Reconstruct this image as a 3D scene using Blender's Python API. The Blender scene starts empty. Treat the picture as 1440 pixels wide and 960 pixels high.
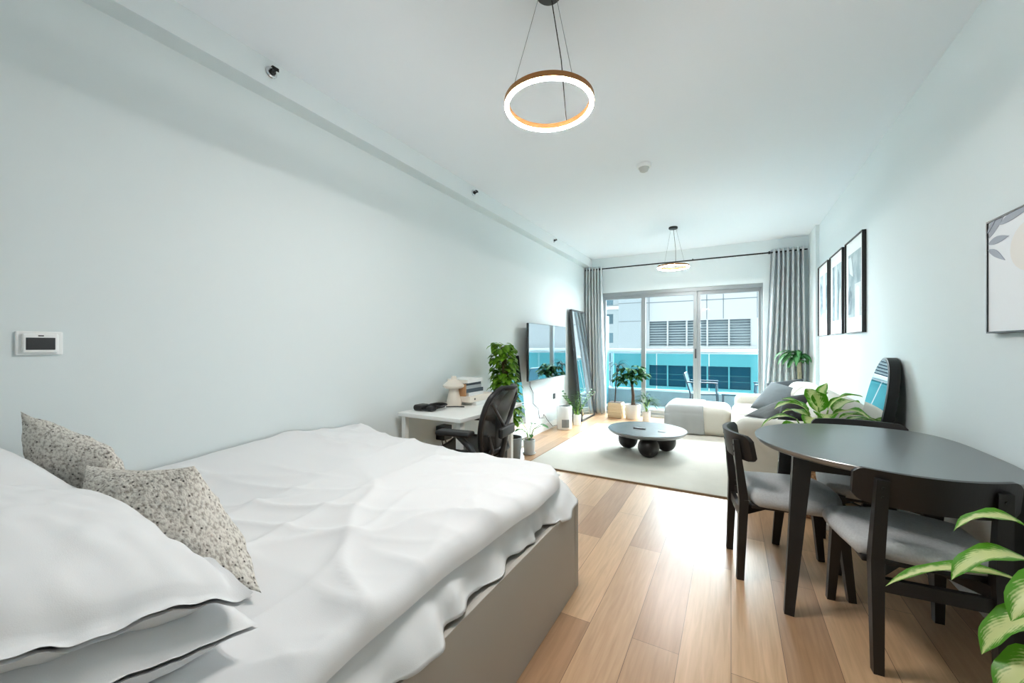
import bpy, bmesh, math, random
from math import sin, cos, pi, radians, sqrt
from mathutils import Vector, Matrix, noise, Euler

random.seed(7)
SC = bpy.context.scene
COL = SC.collection
V = Vector

# ------------------------------------------------------------------ materials
def lin(r, g, b):
    f = lambda c: (c / 255 / 12.92) if c / 255 <= .04045 else ((c / 255 + .055) / 1.055) ** 2.4
    return (f(r), f(g), f(b), 1.0)

def newmat(name):
    m = bpy.data.materials.new(name)
    m.use_nodes = True
    nt = m.node_tree
    nt.nodes.clear()
    out = nt.nodes.new('ShaderNodeOutputMaterial')
    return m, nt, out

def node(nt, t, **kw):
    n = nt.nodes.new(t)
    for k, v in kw.items():
        if k in n.inputs.keys():
            n.inputs[k].default_value = v
        else:
            setattr(n, k, v)
    return n

def mat(name, rgb, rough=.6, metal=0.0, spec=.5, bump=0.0, bscale=60.0, vary=0.0, vscale=8.0,
        stretch=(1, 1, 1), sheen=0.0, emit=None, estr=0.0, coat=0.0, rgb2=None, trans=0.0, bdist=.01, ior=1.5):
    m, nt, out = newmat(name)
    p = node(nt, 'ShaderNodeBsdfPrincipled')
    p.inputs['Base Color'].default_value = lin(*rgb)
    p.inputs['Roughness'].default_value = rough
    p.inputs['Metallic'].default_value = metal
    p.inputs['Specular IOR Level'].default_value = spec
    p.inputs['Sheen Weight'].default_value = sheen
    p.inputs['Coat Weight'].default_value = coat
    p.inputs['IOR'].default_value = ior
    p.inputs['Coat Roughness'].default_value = .22
    if emit:
        p.inputs['Emission Color'].default_value = emit
        p.inputs['Emission Strength'].default_value = estr
    tc = mp = None
    if bump or vary or rgb2:
        tc = node(nt, 'ShaderNodeTexCoord')
        mp = node(nt, 'ShaderNodeMapping')
        mp.inputs['Scale'].default_value = stretch
        nt.links.new(tc.outputs['Object'], mp.inputs['Vector'])
    if vary or rgb2:
        n = node(nt, 'ShaderNodeTexNoise')
        n.inputs['Scale'].default_value = vscale
        n.inputs['Detail'].default_value = 5
        nt.links.new(mp.outputs[0], n.inputs['Vector'])
        r = node(nt, 'ShaderNodeValToRGB')
        c1 = lin(*rgb)
        if rgb2:
            c2 = lin(*rgb2)
        else:
            c2 = tuple(c * (1 - vary) for c in c1[:3]) + (1,)
        r.color_ramp.elements[0].position = .38
        r.color_ramp.elements[1].position = .62
        r.color_ramp.elements[0].color = c2
        r.color_ramp.elements[1].color = c1
        nt.links.new(n.outputs['Fac'], r.inputs['Fac'])
        nt.links.new(r.outputs['Color'], p.inputs['Base Color'])
    if bump:
        n = node(nt, 'ShaderNodeTexNoise')
        n.inputs['Scale'].default_value = bscale
        n.inputs['Detail'].default_value = 4
        nt.links.new(mp.outputs[0], n.inputs['Vector'])
        b = node(nt, 'ShaderNodeBump')
        b.inputs['Strength'].default_value = bump
        b.inputs['Distance'].default_value = bdist
        nt.links.new(n.outputs['Fac'], b.inputs['Height'])
        nt.links.new(b.outputs['Normal'], p.inputs['Normal'])
    last = p.outputs[0]
    if trans:
        t = node(nt, 'ShaderNodeBsdfTranslucent')
        t.inputs['Color'].default_value = lin(*rgb)
        mx = node(nt, 'ShaderNodeMixShader')
        mx.inputs[0].default_value = trans
        nt.links.new(p.outputs[0], mx.inputs[1])
        nt.links.new(t.outputs[0], mx.inputs[2])
        last = mx.outputs[0]
    nt.links.new(last, out.inputs['Surface'])
    return m

def glass(name, tint, refl=.08, rough=0.0):
    m, nt, out = newmat(name)
    t = node(nt, 'ShaderNodeBsdfTransparent')
    t.inputs['Color'].default_value = tint
    g = node(nt, 'ShaderNodeBsdfGlossy')
    g.inputs['Roughness'].default_value = rough
    lw = node(nt, 'ShaderNodeLayerWeight')
    lw.inputs['Blend'].default_value = .25
    ml = node(nt, 'ShaderNodeMath', operation='MULTIPLY')
    ml.inputs[1].default_value = refl * 4
    nt.links.new(lw.outputs['Fresnel'], ml.inputs[0])
    mx = node(nt, 'ShaderNodeMixShader')
    nt.links.new(ml.outputs[0], mx.inputs[0])
    nt.links.new(t.outputs[0], mx.inputs[1])
    nt.links.new(g.outputs[0], mx.inputs[2])
    nt.links.new(mx.outputs[0], out.inputs['Surface'])
    return m

def floor_material():
    m, nt, out = newmat('oak_planks')
    L = nt.links.new
    p = node(nt, 'ShaderNodeBsdfPrincipled')
    tc = node(nt, 'ShaderNodeTexCoord')
    mp = node(nt, 'ShaderNodeMapping')
    mp.inputs['Rotation'].default_value = (0, 0, pi / 2)
    L(tc.outputs['Object'], mp.inputs['Vector'])
    br = node(nt, 'ShaderNodeTexBrick')
    br.offset = .37
    br.inputs['Color1'].default_value = lin(214, 176, 138)
    br.inputs['Color2'].default_value = lin(158, 120, 90)
    br.inputs['Mortar'].default_value = lin(112, 84, 62)
    br.inputs['Scale'].default_value = 1
    br.inputs['Mortar Size'].default_value = .0012
    br.inputs['Mortar Smooth'].default_value = .2
    br.inputs['Bias'].default_value = -.25
    br.inputs['Brick Width'].default_value = 1.25
    br.inputs['Row Height'].default_value = .185
    L(mp.outputs[0], br.inputs['Vector'])
    mp2 = node(nt, 'ShaderNodeMapping')
    mp2.inputs['Scale'].default_value = (26, 1.6, 1)
    L(tc.outputs['Object'], mp2.inputs['Vector'])
    n = node(nt, 'ShaderNodeTexNoise')
    n.inputs['Scale'].default_value = 2.2
    n.inputs['Detail'].default_value = 7
    n.inputs['Distortion'].default_value = .6
    L(mp2.outputs[0], n.inputs['Vector'])
    r = node(nt, 'ShaderNodeValToRGB')
    r.color_ramp.elements[0].position = .3
    r.color_ramp.elements[0].color = (.74, .70, .66, 1)
    r.color_ramp.elements[1].position = .7
    r.color_ramp.elements[1].color = (1, 1, 1, 1)
    L(n.outputs['Fac'], r.inputs['Fac'])
    mx = node(nt, 'ShaderNodeMix', data_type='RGBA', blend_type='MULTIPLY')
    mx.inputs[0].default_value = .8
    L(br.outputs['Color'], mx.inputs[6])
    L(r.outputs['Color'], mx.inputs[7])
    L(mx.outputs[2], p.inputs['Base Color'])
    p.inputs['Roughness'].default_value = .3
    p.inputs['Specular IOR Level'].default_value = .6
    b = node(nt, 'ShaderNodeBump')
    b.inputs['Strength'].default_value = .06
    b.inputs['Distance'].default_value = .002
    L(br.outputs['Fac'], b.inputs['Height'])
    b.invert = True
    L(b.outputs['Normal'], p.inputs['Normal'])
    L(p.outputs[0], out.inputs['Surface'])
    return m

def leaf_material(name, edge, mid, mottle=0.0, trans=.25, vein=0.0, rough=.38, spec=.5):
    """colour runs from midrib to margin along the leaf's own UVs"""
    m, nt, out = newmat(name)
    L = nt.links.new
    uv = node(nt, 'ShaderNodeUVMap')
    sp = node(nt, 'ShaderNodeSeparateXYZ')
    L(uv.outputs[0], sp.inputs[0])
    a = node(nt, 'ShaderNodeMath', operation='SUBTRACT')
    a.inputs[1].default_value = .5
    L(sp.outputs[0], a.inputs[0])
    ab = node(nt, 'ShaderNodeMath', operation='ABSOLUTE')
    L(a.outputs[0], ab.inputs[0])
    last = ab.outputs[0]
    if vein:
        # slanted veins leaving the midrib
        v1 = node(nt, 'ShaderNodeMath', operation='MULTIPLY_ADD')
        v1.inputs[1].default_value = -1.2
        L(ab.outputs[0], v1.inputs[0])
        L(sp.outputs[1], v1.inputs[2])
        v2 = node(nt, 'ShaderNodeMath', operation='MULTIPLY')
        v2.inputs[1].default_value = 62
        L(v1.outputs[0], v2.inputs[0])
        v3 = node(nt, 'ShaderNodeMath', operation='SINE')
        L(v2.outputs[0], v3.inputs[0])
        v4 = node(nt, 'ShaderNodeMath', operation='MULTIPLY_ADD')
        v4.inputs[1].default_value = vein
        L(v3.outputs[0], v4.inputs[0])
        L(last, v4.inputs[2])
        last = v4.outputs[0]
    if mottle:
        tc = node(nt, 'ShaderNodeTexCoord')
        n = node(nt, 'ShaderNodeTexNoise')
        n.inputs['Scale'].default_value = 45
        n.inputs['Detail'].default_value = 3
        L(tc.outputs['Object'], n.inputs['Vector'])
        n2 = node(nt, 'ShaderNodeMath', operation='MULTIPLY_ADD')
        n2.inputs[1].default_value = mottle
        L(n.outputs['Fac'], n2.inputs[0])
        L(last, n2.inputs[2])
        last = n2.outputs[0]
    r = node(nt, 'ShaderNodeValToRGB')
    off = mottle * .5
    r.color_ramp.elements[0].position = .16 + off
    r.color_ramp.elements[0].color = lin(*mid)
    r.color_ramp.elements[1].position = .34 + off
    r.color_ramp.elements[1].color = lin(*edge)
    L(last, r.inputs['Fac'])
    p = node(nt, 'ShaderNodeBsdfPrincipled')
    p.inputs['Roughness'].default_value = rough
    p.inputs['Specular IOR Level'].default_value = spec
    L(r.outputs['Color'], p.inputs['Base Color'])
    t = node(nt, 'ShaderNodeBsdfTranslucent')
    L(r.outputs['Color'], t.inputs['Color'])
    mx = node(nt, 'ShaderNodeMixShader')
    mx.inputs[0].default_value = trans
    L(p.outputs[0], mx.inputs[1])
    L(t.outputs[0], mx.inputs[2])
    L(mx.outputs[0], out.inputs['Surface'])
    return m

def tweed_material():
    m, nt, out = newmat('flecked_weave')
    L = nt.links.new
    p = node(nt, 'ShaderNodeBsdfPrincipled')
    p.inputs['Roughness'].default_value = .9
    tc = node(nt, 'ShaderNodeTexCoord')
    mp = node(nt, 'ShaderNodeMapping')
    mp.inputs['Rotation'].default_value = (.3, .5, .4)
    mp.inputs['Scale'].default_value = (60, 150, 110)
    L(tc.outputs['Object'], mp.inputs['Vector'])
    n = node(nt, 'ShaderNodeTexNoise')
    n.inputs['Scale'].default_value = 1
    n.inputs['Detail'].default_value = 4
    L(mp.outputs[0], n.inputs['Vector'])
    r = node(nt, 'ShaderNodeValToRGB')
    e = r.color_ramp.elements
    e[0].position = .30
    e[0].color = lin(140, 133, 124)
    e[1].position = .56
    e[1].color = lin(216, 212, 204)
    L(n.outputs['Fac'], r.inputs['Fac'])
    mp2 = node(nt, 'ShaderNodeMapping')
    mp2.inputs['Rotation'].default_value = (.3, .5, .4)
    mp2.inputs['Scale'].default_value = (38, 75, 75)
    L(tc.outputs['Object'], mp2.inputs['Vector'])
    vo = node(nt, 'ShaderNodeTexVoronoi')
    vo.inputs['Scale'].default_value = 1.0
    L(mp2.outputs[0], vo.inputs['Vector'])
    r2 = node(nt, 'ShaderNodeValToRGB')
    r2.color_ramp.elements[0].position = .10
    r2.color_ramp.elements[0].color = (1, 1, 1, 1)
    r2.color_ramp.elements[1].position = .25
    r2.color_ramp.elements[1].color = (0, 0, 0, 1)
    L(vo.outputs['Distance'], r2.inputs['Fac'])
    mx = node(nt, 'ShaderNodeMix', data_type='RGBA')
    L(r2.outputs['Color'], mx.inputs[0])
    L(r.outputs['Color'], mx.inputs[6])
    mx.inputs[7].default_value = lin(50, 47, 44)
    L(mx.outputs[2], p.inputs['Base Color'])
    b = node(nt, 'ShaderNodeBump')
    b.inputs['Strength'].default_value = .9
    b.inputs['Distance'].default_value = .006
    L(n.outputs['Fac'], b.inputs['Height'])
    L(b.outputs['Normal'], p.inputs['Normal'])
    L(p.outputs[0], out.inputs['Surface'])
    return m

def tower_material():
    m, nt, out = newmat('tower_windows')
    L = nt.links.new
    p = node(nt, 'ShaderNodeBsdfPrincipled')
    p.inputs['Roughness'].default_value = .6
    tc = node(nt, 'ShaderNodeTexCoord')
    mp = node(nt, 'ShaderNodeMapping')
    mp.inputs['Rotation'].default_value = (pi / 2, 0, 0)
    L(tc.outputs['Object'], mp.inputs['Vector'])
    br = node(nt, 'ShaderNodeTexBrick')
    br.offset = 0
    br.inputs['Color1'].default_value = lin(48, 70, 78)
    br.inputs['Color2'].default_value = lin(70, 96, 106)
    br.inputs['Mortar'].default_value = lin(128, 136, 138)
    br.inputs['Scale'].default_value = 1
    br.inputs['Brick Width'].default_value = 3.4
    br.inputs['Row Height'].default_value = 3.0
    br.inputs['Mortar Size'].default_value = .75
    L(mp.outputs[0], br.inputs['Vector'])
    L(br.outputs['Color'], p.inputs['Base Color'])
    L(p.outputs[0], out.inputs['Surface'])
    return m

M = {}
M['wall'] = mat('wall_paint', (220, 229, 231), .75, bump=.03, bscale=220)
M['ceil'] = mat('ceiling_paint', (240, 245, 250), .85)
M['trim'] = mat('white_trim', (238, 241, 241), .5)
M['floor'] = floor_material()
M['rug'] = mat('ivory_rug', (222, 218, 208), .95, bump=.6, bscale=260, vary=.06, vscale=3)
M['rugedge'] = mat('rug_binding', (140, 118, 92), .9)
M['taupe'] = mat('taupe_laminate', (178, 174, 167), .55)
M['linen'] = mat('white_linen', (224, 225, 227), .85, bump=.08, bscale=500, sheen=.2)
M['linen2'] = mat('white_sheet', (226, 228, 230), .85, bump=.08, bscale=500)
M['tweed'] = tweed_material()
M['black_wood'] = mat('black_stained_wood', (24, 22, 22), .42, bump=.08, bscale=90, stretch=(1, 1, .08))
M['black_top'] = mat('black_table_top', (88, 95, 97), .30, ior=2.8, bump=.015, bscale=40)
M['dark_wood'] = mat('charcoal_wood', (74, 78, 80), .24, ior=3.0, bump=.02, bscale=60, stretch=(.15, 1, 1))
M['seat_grey'] = mat('grey_wool', (196, 199, 201), .9, bump=.35, bscale=420, vary=.1, vscale=120)
M['sofa'] = mat('cream_boucle', (212, 207, 197), .95, bump=.35, bscale=320)
M['throw'] = mat('pale_grey_throw', (168, 170, 170), .9, bump=.25, bscale=300)
M['cush_grey'] = mat('slate_cotton', (110, 117, 121), .9, bump=.2, bscale=350)
M['cush_dark'] = mat('charcoal_cotton', (72, 78, 82), .9, bump=.2, bscale=350)
M['cush_char'] = mat('graphite_cotton', (84, 86, 86), .9, bump=.2, bscale=350)
M['cush_black'] = mat('black_velvet', (18, 19, 20), .95, sheen=.2)
M['piping'] = mat('pale_piping', (170, 172, 172), .8)
M['curtain'] = mat('grey_curtain', (222, 227, 229), .9, trans=.28, bump=.1, bscale=300)
M['black_metal'] = mat('black_metal', (22, 23, 24), .4, metal=.3)
M['black_plastic'] = mat('black_plastic', (20, 21, 23), .45)
M['grey_plastic'] = mat('graphite_plastic', (52, 55, 58), .4)
M['chrome'] = mat('chrome', (205, 208, 210), .18, metal=1)
M['alu'] = mat('window_aluminium', (150, 157, 160), .42, metal=.25)
M['white_plastic'] = mat('white_plastic', (238, 240, 240), .4)
M['white_desk'] = mat('white_desk_laminate', (236, 238, 236), .35)
M['white_pot'] = mat('white_glazed_ceramic', (236, 237, 235), .3)
M['grey_pot'] = mat('grey_fibre_pot', (128, 133, 135), .7)
M['pale_pot'] = mat('pale_grey_pot', (198, 200, 198), .6)
M['stone_pot'] = mat('sand_ribbed_pot', (214, 197, 165), .8, bump=.2, bscale=40)
M['soil'] = mat('dark_soil', (58, 44, 34), .95, bump=.8, bscale=120)
M['basket'] = mat('woven_seagrass', (176, 140, 104), .9, bump=1.0, bscale=90, rgb2=(118, 86, 60), vscale=60)
M['trunk'] = mat('brown_trunk', (86, 66, 52), .85, bump=.5, bscale=60, vary=.3, vscale=20)
M['moss'] = mat('moss_pole', (96, 74, 44), .95, bump=1.0, bscale=80, rgb2=(70, 84, 30), vscale=25)
M['cane'] = mat('pale_cane', (150, 142, 118), .8, bump=.3, bscale=40)
M['green_stem'] = mat('green_stem', (120, 158, 70), .5)
M['leaf_pothos'] = leaf_material('pothos_leaf', (86, 140, 26), (116, 160, 40), mottle=.35)
M['leaf_money'] = leaf_material('money_tree_leaf', (26, 66, 32), (44, 88, 40), trans=.08, rough=.75, spec=.12)
M['leaf_palm'] = leaf_material('dracaena_leaf', (48, 108, 54), (92, 148, 92), trans=.12, rough=.6, spec=.25)
M['leaf_dark'] = leaf_material('dark_strap_leaf', (34, 50, 47), (50, 68, 63), trans=.06, rough=.75, spec=.12)
M['leaf_zz'] = leaf_material('glossy_dark_leaf', (36, 84, 40), (62, 110, 54), rough=.3, trans=.1)
M['leaf_small'] = leaf_material('small_palm_leaf', (36, 66, 42), (60, 88, 58), trans=.08, rough=.75, spec=.12)
M['leaf_dief'] = leaf_material('variegated_leaf', (88, 160, 34), (226, 236, 170), mottle=.5, vein=.05, trans=.45)
M['leaf_rubber'] = leaf_material('round_leaf', (46, 112, 48), (76, 138, 66))
M['mirror'] = mat('mirror_silver', (232, 238, 240), 0.0, metal=1)
M['screen'] = mat('glossy_screen', (205, 214, 218), .04, metal=1)
M['led'] = mat('led_diffuser', (255, 250, 240), .5, emit=(1, .955, .91, 1), estr=235)
M['copper'] = mat('brushed_copper', (168, 118, 72), .35, metal=.7)
M['wire'] = mat('steel_wire', (120, 126, 128), .4, metal=.6)
M['pane'] = glass('window_pane', (.97, .99, .99, 1), .06)
M['teal_glass'] = glass('teal_balustrade', (.42, .78, .82, 1), .05)
M['frost'] = glass('thermo_screen', (.2, .2, .2, 1), .1)
M['cyan_wall'] = mat('pale_blue_render', (92, 134, 146), .8)
M['concrete'] = mat('balcony_concrete', (118, 130, 134), .8, bump=.1, bscale=30, vary=.08, vscale=5)
M['concrete_top'] = mat('pale_coping', (170, 174, 175), .7)
M['facade_white'] = mat('white_cladding', (166, 171, 172), .6)
M['facade_grey'] = mat('pale_grey_cladding', (140, 150, 153), .6)
M['facade_joint'] = mat('cladding_joint', (108, 116, 119), .7)
M['louver'] = mat('grey_louvre', (158, 172, 175), .5)
M['dark_glass'] = mat('dark_window', (28, 62, 82), .12, spec=.4)
M['tower'] = tower_material()
M['ground'] = mat('pale_ground', (150, 156, 156), .9)
M['print_white'] = mat('print_paper', (236, 240, 240), .6)
M['print_grey'] = mat('print_grey_wash', (172, 188, 192), .7, rgb2=(128, 150, 158), vscale=5)
M['print_dark'] = mat('print_dark_wash', (84, 106, 116), .7, rgb2=(130, 150, 158), vscale=9)
M['print_pale'] = mat('print_pale_wash', (206, 218, 220), .7)
M['canvas'] = mat('pale_canvas', (232, 236, 240), .7)
M['canvas_leaf'] = mat('lavender_grey_paint', (166, 172, 184), .8)
M['canvas_blush'] = mat('blush_paint', (232, 229, 225), .8)
M['book_white'] = mat('white_book', (226, 229, 229), .6)
M['book_grey'] = mat('grey_book', (164, 172, 176), .6)
M['book_dark'] = mat('dark_blue_book', (60, 74, 84), .6)
M['book_brown'] = mat('kraft_box', (176, 132, 92), .75, vary=.12, vscale=10)
M['paper'] = mat('page_edges', (226, 222, 212), .8)
M['cream_ceramic'] = mat('cream_ceramic', (226, 218, 206), .5)
M['balc_chair'] = mat('navy_outdoor_metal', (34, 52, 66), .5)
M['sling'] = mat('dark_teal_sling', (40, 72, 86), .8)

def mesh_material(name, rgb, alpha):
    m, nt, out = newmat(name)
    p = node(nt, 'ShaderNodeBsdfPrincipled')
    p.inputs['Base Color'].default_value = lin(*rgb)
    p.inputs['Roughness'].default_value = .5
    t = node(nt, 'ShaderNodeBsdfTransparent')
    mx = node(nt, 'ShaderNodeMixShader')
    mx.inputs[0].default_value = alpha
    nt.links.new(t.outputs[0], mx.inputs[1])
    nt.links.new(p.outputs[0], mx.inputs[2])
    nt.links.new(mx.outputs[0], out.inputs['Surface'])
    return m
M['pellicle'] = mesh_material('woven_pellicle', (38, 41, 44), .78)

# ------------------------------------------------------------------ mesh builder
class MB:
    def __init__(s):
        s.v = []; s.f = []; s.uv = {}
    def add(s, vs, fs, uvs=None):
        o = len(s.v)
        s.v += [V(p) for p in vs]
        s.f += [tuple(i + o for i in f) for f in fs]
        if uvs:
            for i, u in enumerate(uvs):
                s.uv[o + i] = u
        return s
    def box(s, a, b, M4=None):
        x0, y0, z0 = a; x1, y1, z1 = b
        vs = [V(p) for p in ((x0, y0, z0), (x1, y0, z0), (x1, y1, z0), (x0, y1, z0), (x0, y0, z1), (x1, y0, z1), (x1, y1, z1), (x0, y1, z1))]
        if M4: vs = [M4 @ p for p in vs]
        return s.add(vs, [(0, 3, 2, 1), (4, 5, 6, 7), (0, 1, 5, 4), (1, 2, 6, 5), (2, 3, 7, 6), (3, 0, 4, 7)])
    def rbox(s, a, b, r=.02, n=2, k=3, bulge=(0, 0, 0), M4=None, warp=None):
        a = V(a); b = V(b); c = (a + b) / 2; h = (b - a) / 2
        r = min(r, h.x * .999, h.y * .999, h.z * .999)
        def samples(hh):
            cr = [hh - r + r * math.tan(pi / 4 * i / k) for i in range(k + 1)]
            inner = [-(hh - r) + 2 * (hh - r) * i / n for i in range(n + 1)]
            out = sorted(set([round(q, 6) for q in cr + [-q for q in cr] + inner]))
            res = []
            for q in out:
                if not res or q - res[-1] > 1e-5: res.append(q)
            return res
        for ax in range(3):
            u, w = (ax + 1) % 3, (ax + 2) % 3
            su, sw = samples(h[u]), samples(h[w])
            for sg in (-1, 1):
                vs = []
                for p in su:
                    for q in sw:
                        P = V((0, 0, 0)); P[ax] = sg * h[ax]; P[u] = p; P[w] = q
                        Q = V([max(-(h[i] - r), min(h[i] - r, P[i])) for i in range(3)])
                        d = P - Q
                        if d.length > 1e-9: d.normalize()
                        P2 = Q + d * r
                        P2[ax] += sg * bulge[ax] * max(0, 1 - (p / h[u]) ** 2) * max(0, 1 - (q / h[w]) ** 2)
                        P2 = P2 + c
                        if warp: P2 = warp(P2)
                        vs.append(M4 @ P2 if M4 else P2)
                fs = []
                m = len(sw)
                for i in range(len(su) - 1):
                    for j in range(m - 1):
                        f = (i * m + j, (i + 1) * m + j, (i + 1) * m + j + 1, i * m + j + 1)
                        fs.append(f if sg > 0 else f[::-1])
                s.add(vs, fs)
        return s
    def grid(s, fn, nu, nv, closed_u=False, uvs=False, flip=False):
        vs = []; uu = []
        for i in range(nu + (0 if closed_u else 1)):
            for j in range(nv + 1):
                vs.append(fn(i / nu, j / nv)); uu.append((j / nv, i / nu))
        fs = []; m = nv + 1; N = nu if closed_u else nu + 1
        for i in range(nu):
            for j in range(nv):
                a, b = i * m + j, ((i + 1) % N) * m + j
                f = (a, b, b + 1, a + 1)
                fs.append(f[::-1] if flip else f)
        return s.add(vs, fs, uu if uvs else None)
    def lathe(s, prof, c=(0, 0, 0), n=32, M4=None):
        c = V(c)
        def fn(u, v):
            k = v * (len(prof) - 1); i = min(int(round(k)), len(prof) - 1)
            r, z = prof[i]; a = 2 * pi * u
            p = V((r * cos(a), r * sin(a), z))
            if M4: p = M4 @ p
            return p + c
        return s.grid(fn, n, len(prof) - 1, closed_u=True)
    def tube(s, pts, r, n=8, caps=True, closed=False):
        pts = [V(p) for p in pts]
        rs = r if isinstance(r, (list, tuple)) else [r] * len(pts)
        L = len(pts)
        up = None; rings = []
        for i, p in enumerate(pts):
            if closed:
                t = pts[(i + 1) % L] - pts[i - 1]
            else:
                t = pts[min(i + 1, L - 1)] - pts[max(i - 1, 0)]
            t.normalize()
            if up is None:
                up = V((0, 0, 1)) if abs(t.z) < .9 else V((1, 0, 0))
            up = (up - t * up.dot(t))
            if up.length < 1e-6: up = t.orthogonal()
            up.normalize()
            sd = t.cross(up)
            rings.append([p + (up * cos(2 * pi * k / n) + sd * sin(2 * pi * k / n)) * rs[i] for k in range(n)])
        vs = [q for rg in rings for q in rg]; fs = []
        for i in range(L if closed else L - 1):
            a = i * n; b = ((i + 1) % L) * n
            for k in range(n):
                fs.append((a + k, b + k, b + (k + 1) % n, a + (k + 1) % n))
        if caps and not closed:
            fs.append(tuple(range(n))); fs.append(tuple((L - 1) * n + k for k in reversed(range(n))))
        return s.add(vs, fs)
    def bar(s, p0, p1, w0, d0, w1=None, d1=None, ref=(0, 1, 0)):
        """tapered rectangular bar; ref gives the direction of depth"""
        p0 = V(p0); p1 = V(p1); w1 = w1 or w0; d1 = d1 or d0
        t = (p1 - p0).normalized(); rf = V(ref); dd = (rf - t * rf.dot(t)).normalized(); ww = t.cross(dd)
        vs = []
        for p, w, d in ((p0, w0, d0), (p1, w1, d1)):
            for a, b in ((-1, -1), (1, -1), (1, 1), (-1, 1)):
                vs.append(p + ww * a * w / 2 + dd * b * d / 2)
        return s.add(vs, [(0, 3, 2, 1), (4, 5, 6, 7), (0, 1, 5, 4), (1, 2, 6, 5), (2, 3, 7, 6), (3, 0, 4, 7)])
    def prism(s, poly, z0, z1, M4=None):
        n = len(poly)
        vs = [V((x, y, z0)) for x, y in poly] + [V((x, y, z1)) for x, y in poly]
        if M4: vs = [M4 @ p for p in vs]
        return s.add(vs, [tuple(reversed(range(n))), tuple(range(n, 2 * n))] + [(i, (i + 1) % n, n + (i + 1) % n, n + i) for i in range(n)])
    def ball(s, c, r, n=20):
        c = V(c); r3 = V(r) if hasattr(r, '__len__') else V((r, r, r))
        return s.grid(lambda u, v: c + V((r3.x * sin(pi * v) * cos(2 * pi * u), r3.y * sin(pi * v) * sin(2 * pi * u), -r3.z * cos(pi * v))), n, n // 2, closed_u=True)
    def leaf(s, base, head, L, W, droop=.8, fold=.25, seg=7, peak=.42, roll=0.0, wav=0.0):
        p = V(base); h = V(head).normalized(); st = L / seg
        vs = []; uu = []
        for i in range(seg + 1):
            t = i / seg
            w = W / 2 * (sin(pi * min(1, t ** (math.log(.5) / math.log(peak)))) ** .8 if 0 < t < 1 else .02)
            sd = h.cross(V((0, 0, 1)))
            if sd.length < .05: sd = V((1, 0, 0))
            sd.normalize()
            if roll: sd = Matrix.Rotation(roll, 3, h) @ sd
            nn = sd.cross(h)
            k = wav * w * sin(t * 14)
            vs += [p - sd * w + nn * (fold * w + k), p - sd * w * .5 + nn * fold * w * .4, V(p), p + sd * w * .5 + nn * fold * w * .4, p + sd * w + nn * (fold * w - k)]
            uu += [(q, t) for q in (0, .25, .5, .75, 1)]
            p = p + h * st
            h = (h + V((0, 0, -1)) * droop / seg).normalized()
        fs = []
        for i in range(seg):
            for j in range(4):
                a = i * 5 + j
                fs.append((a, a + 1, a + 6, a + 5))
        return s.add(vs, fs, uu)
    def build(s, name, material, parent=None, smooth=True, world=False, loc=None, weld=True, angle=40):
        vs = s.v
        if world and parent is not None:
            inv = parent.matrix_basis.inverted()
            pp = parent.parent
            if pp is not None:
                inv = inv @ pp.matrix_basis.inverted()
            vs = [inv @ p for p in vs]
        elif loc is not None:
            L0 = V(loc); vs = [p - L0 for p in vs]
        me = bpy.data.meshes.new(name)
        me.from_pydata([tuple(p) for p in vs], [], s.f)
        if s.uv:
            lay = me.uv_layers.new(name='UVMap')
            for lp in me.loops:
                lay.data[lp.index].uv = s.uv.get(lp.vertex_index, (.5, .5))
        bm = bmesh.new(); bm.from_mesh(me)
        if weld: bmesh.ops.remove_doubles(bm, verts=bm.verts, dist=2e-5)
        if not s.uv: bmesh.ops.recalc_face_normals(bm, faces=bm.faces)
        if smooth:
            for f in bm.faces: f.smooth = True
            for e in bm.edges:
                if len(e.link_faces) == 2 and e.calc_face_angle(0) > radians(angle): e.smooth = False
        bm.to_mesh(me); bm.free()
        me.materials.append(material)
        o = bpy.data.objects.new(name, me)
        COL.objects.link(o)
        if parent is not None: o.parent = parent
        elif loc is not None: o.location = loc
        return o

def thing(name, label, cat, loc=(0, 0, 0), rz=0.0, group=None):
    o = bpy.data.objects.new(name, None)
    o.empty_display_size = .1
    COL.objects.link(o)
    o.location = loc; o.rotation_euler = (0, 0, rz)
    o.matrix_basis = Matrix.Translation(loc) @ Matrix.Rotation(rz, 4, 'Z')
    o['label'] = label; o['category'] = cat
    if group: o['group'] = group
    return o

def tag(o, label, cat, group=None):
    o['label'] = label; o['category'] = cat
    if group: o['group'] = group
    return o

def struct(name, mb, m, parent=None, smooth=False, world=False, loc=None):
    o = mb.build(name, m, parent, smooth=smooth, world=world, loc=loc)
    if parent is None: o['kind'] = 'structure'
    return o

def dup(root, loc, rz, label, group=None):
    r = root.copy(); COL.objects.link(r)
    r.location = loc; r.rotation_euler = (0, 0, rz); r['label'] = label
    if group: r['group'] = group
    for ch in list(root.children):
        c = ch.copy(); COL.objects.link(c); c.parent = r
        for g in list(ch.children):
            d = g.copy(); COL.objects.link(d); d.parent = c
    return r

def solidify(o, t, off=0):
    m = o.modifiers.new('thickness', 'SOLIDIFY'); m.thickness = t; m.offset = off
    return o

def fract(x, y, z=0.0):
    return noise.noise(V((x, y, z)))

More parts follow.
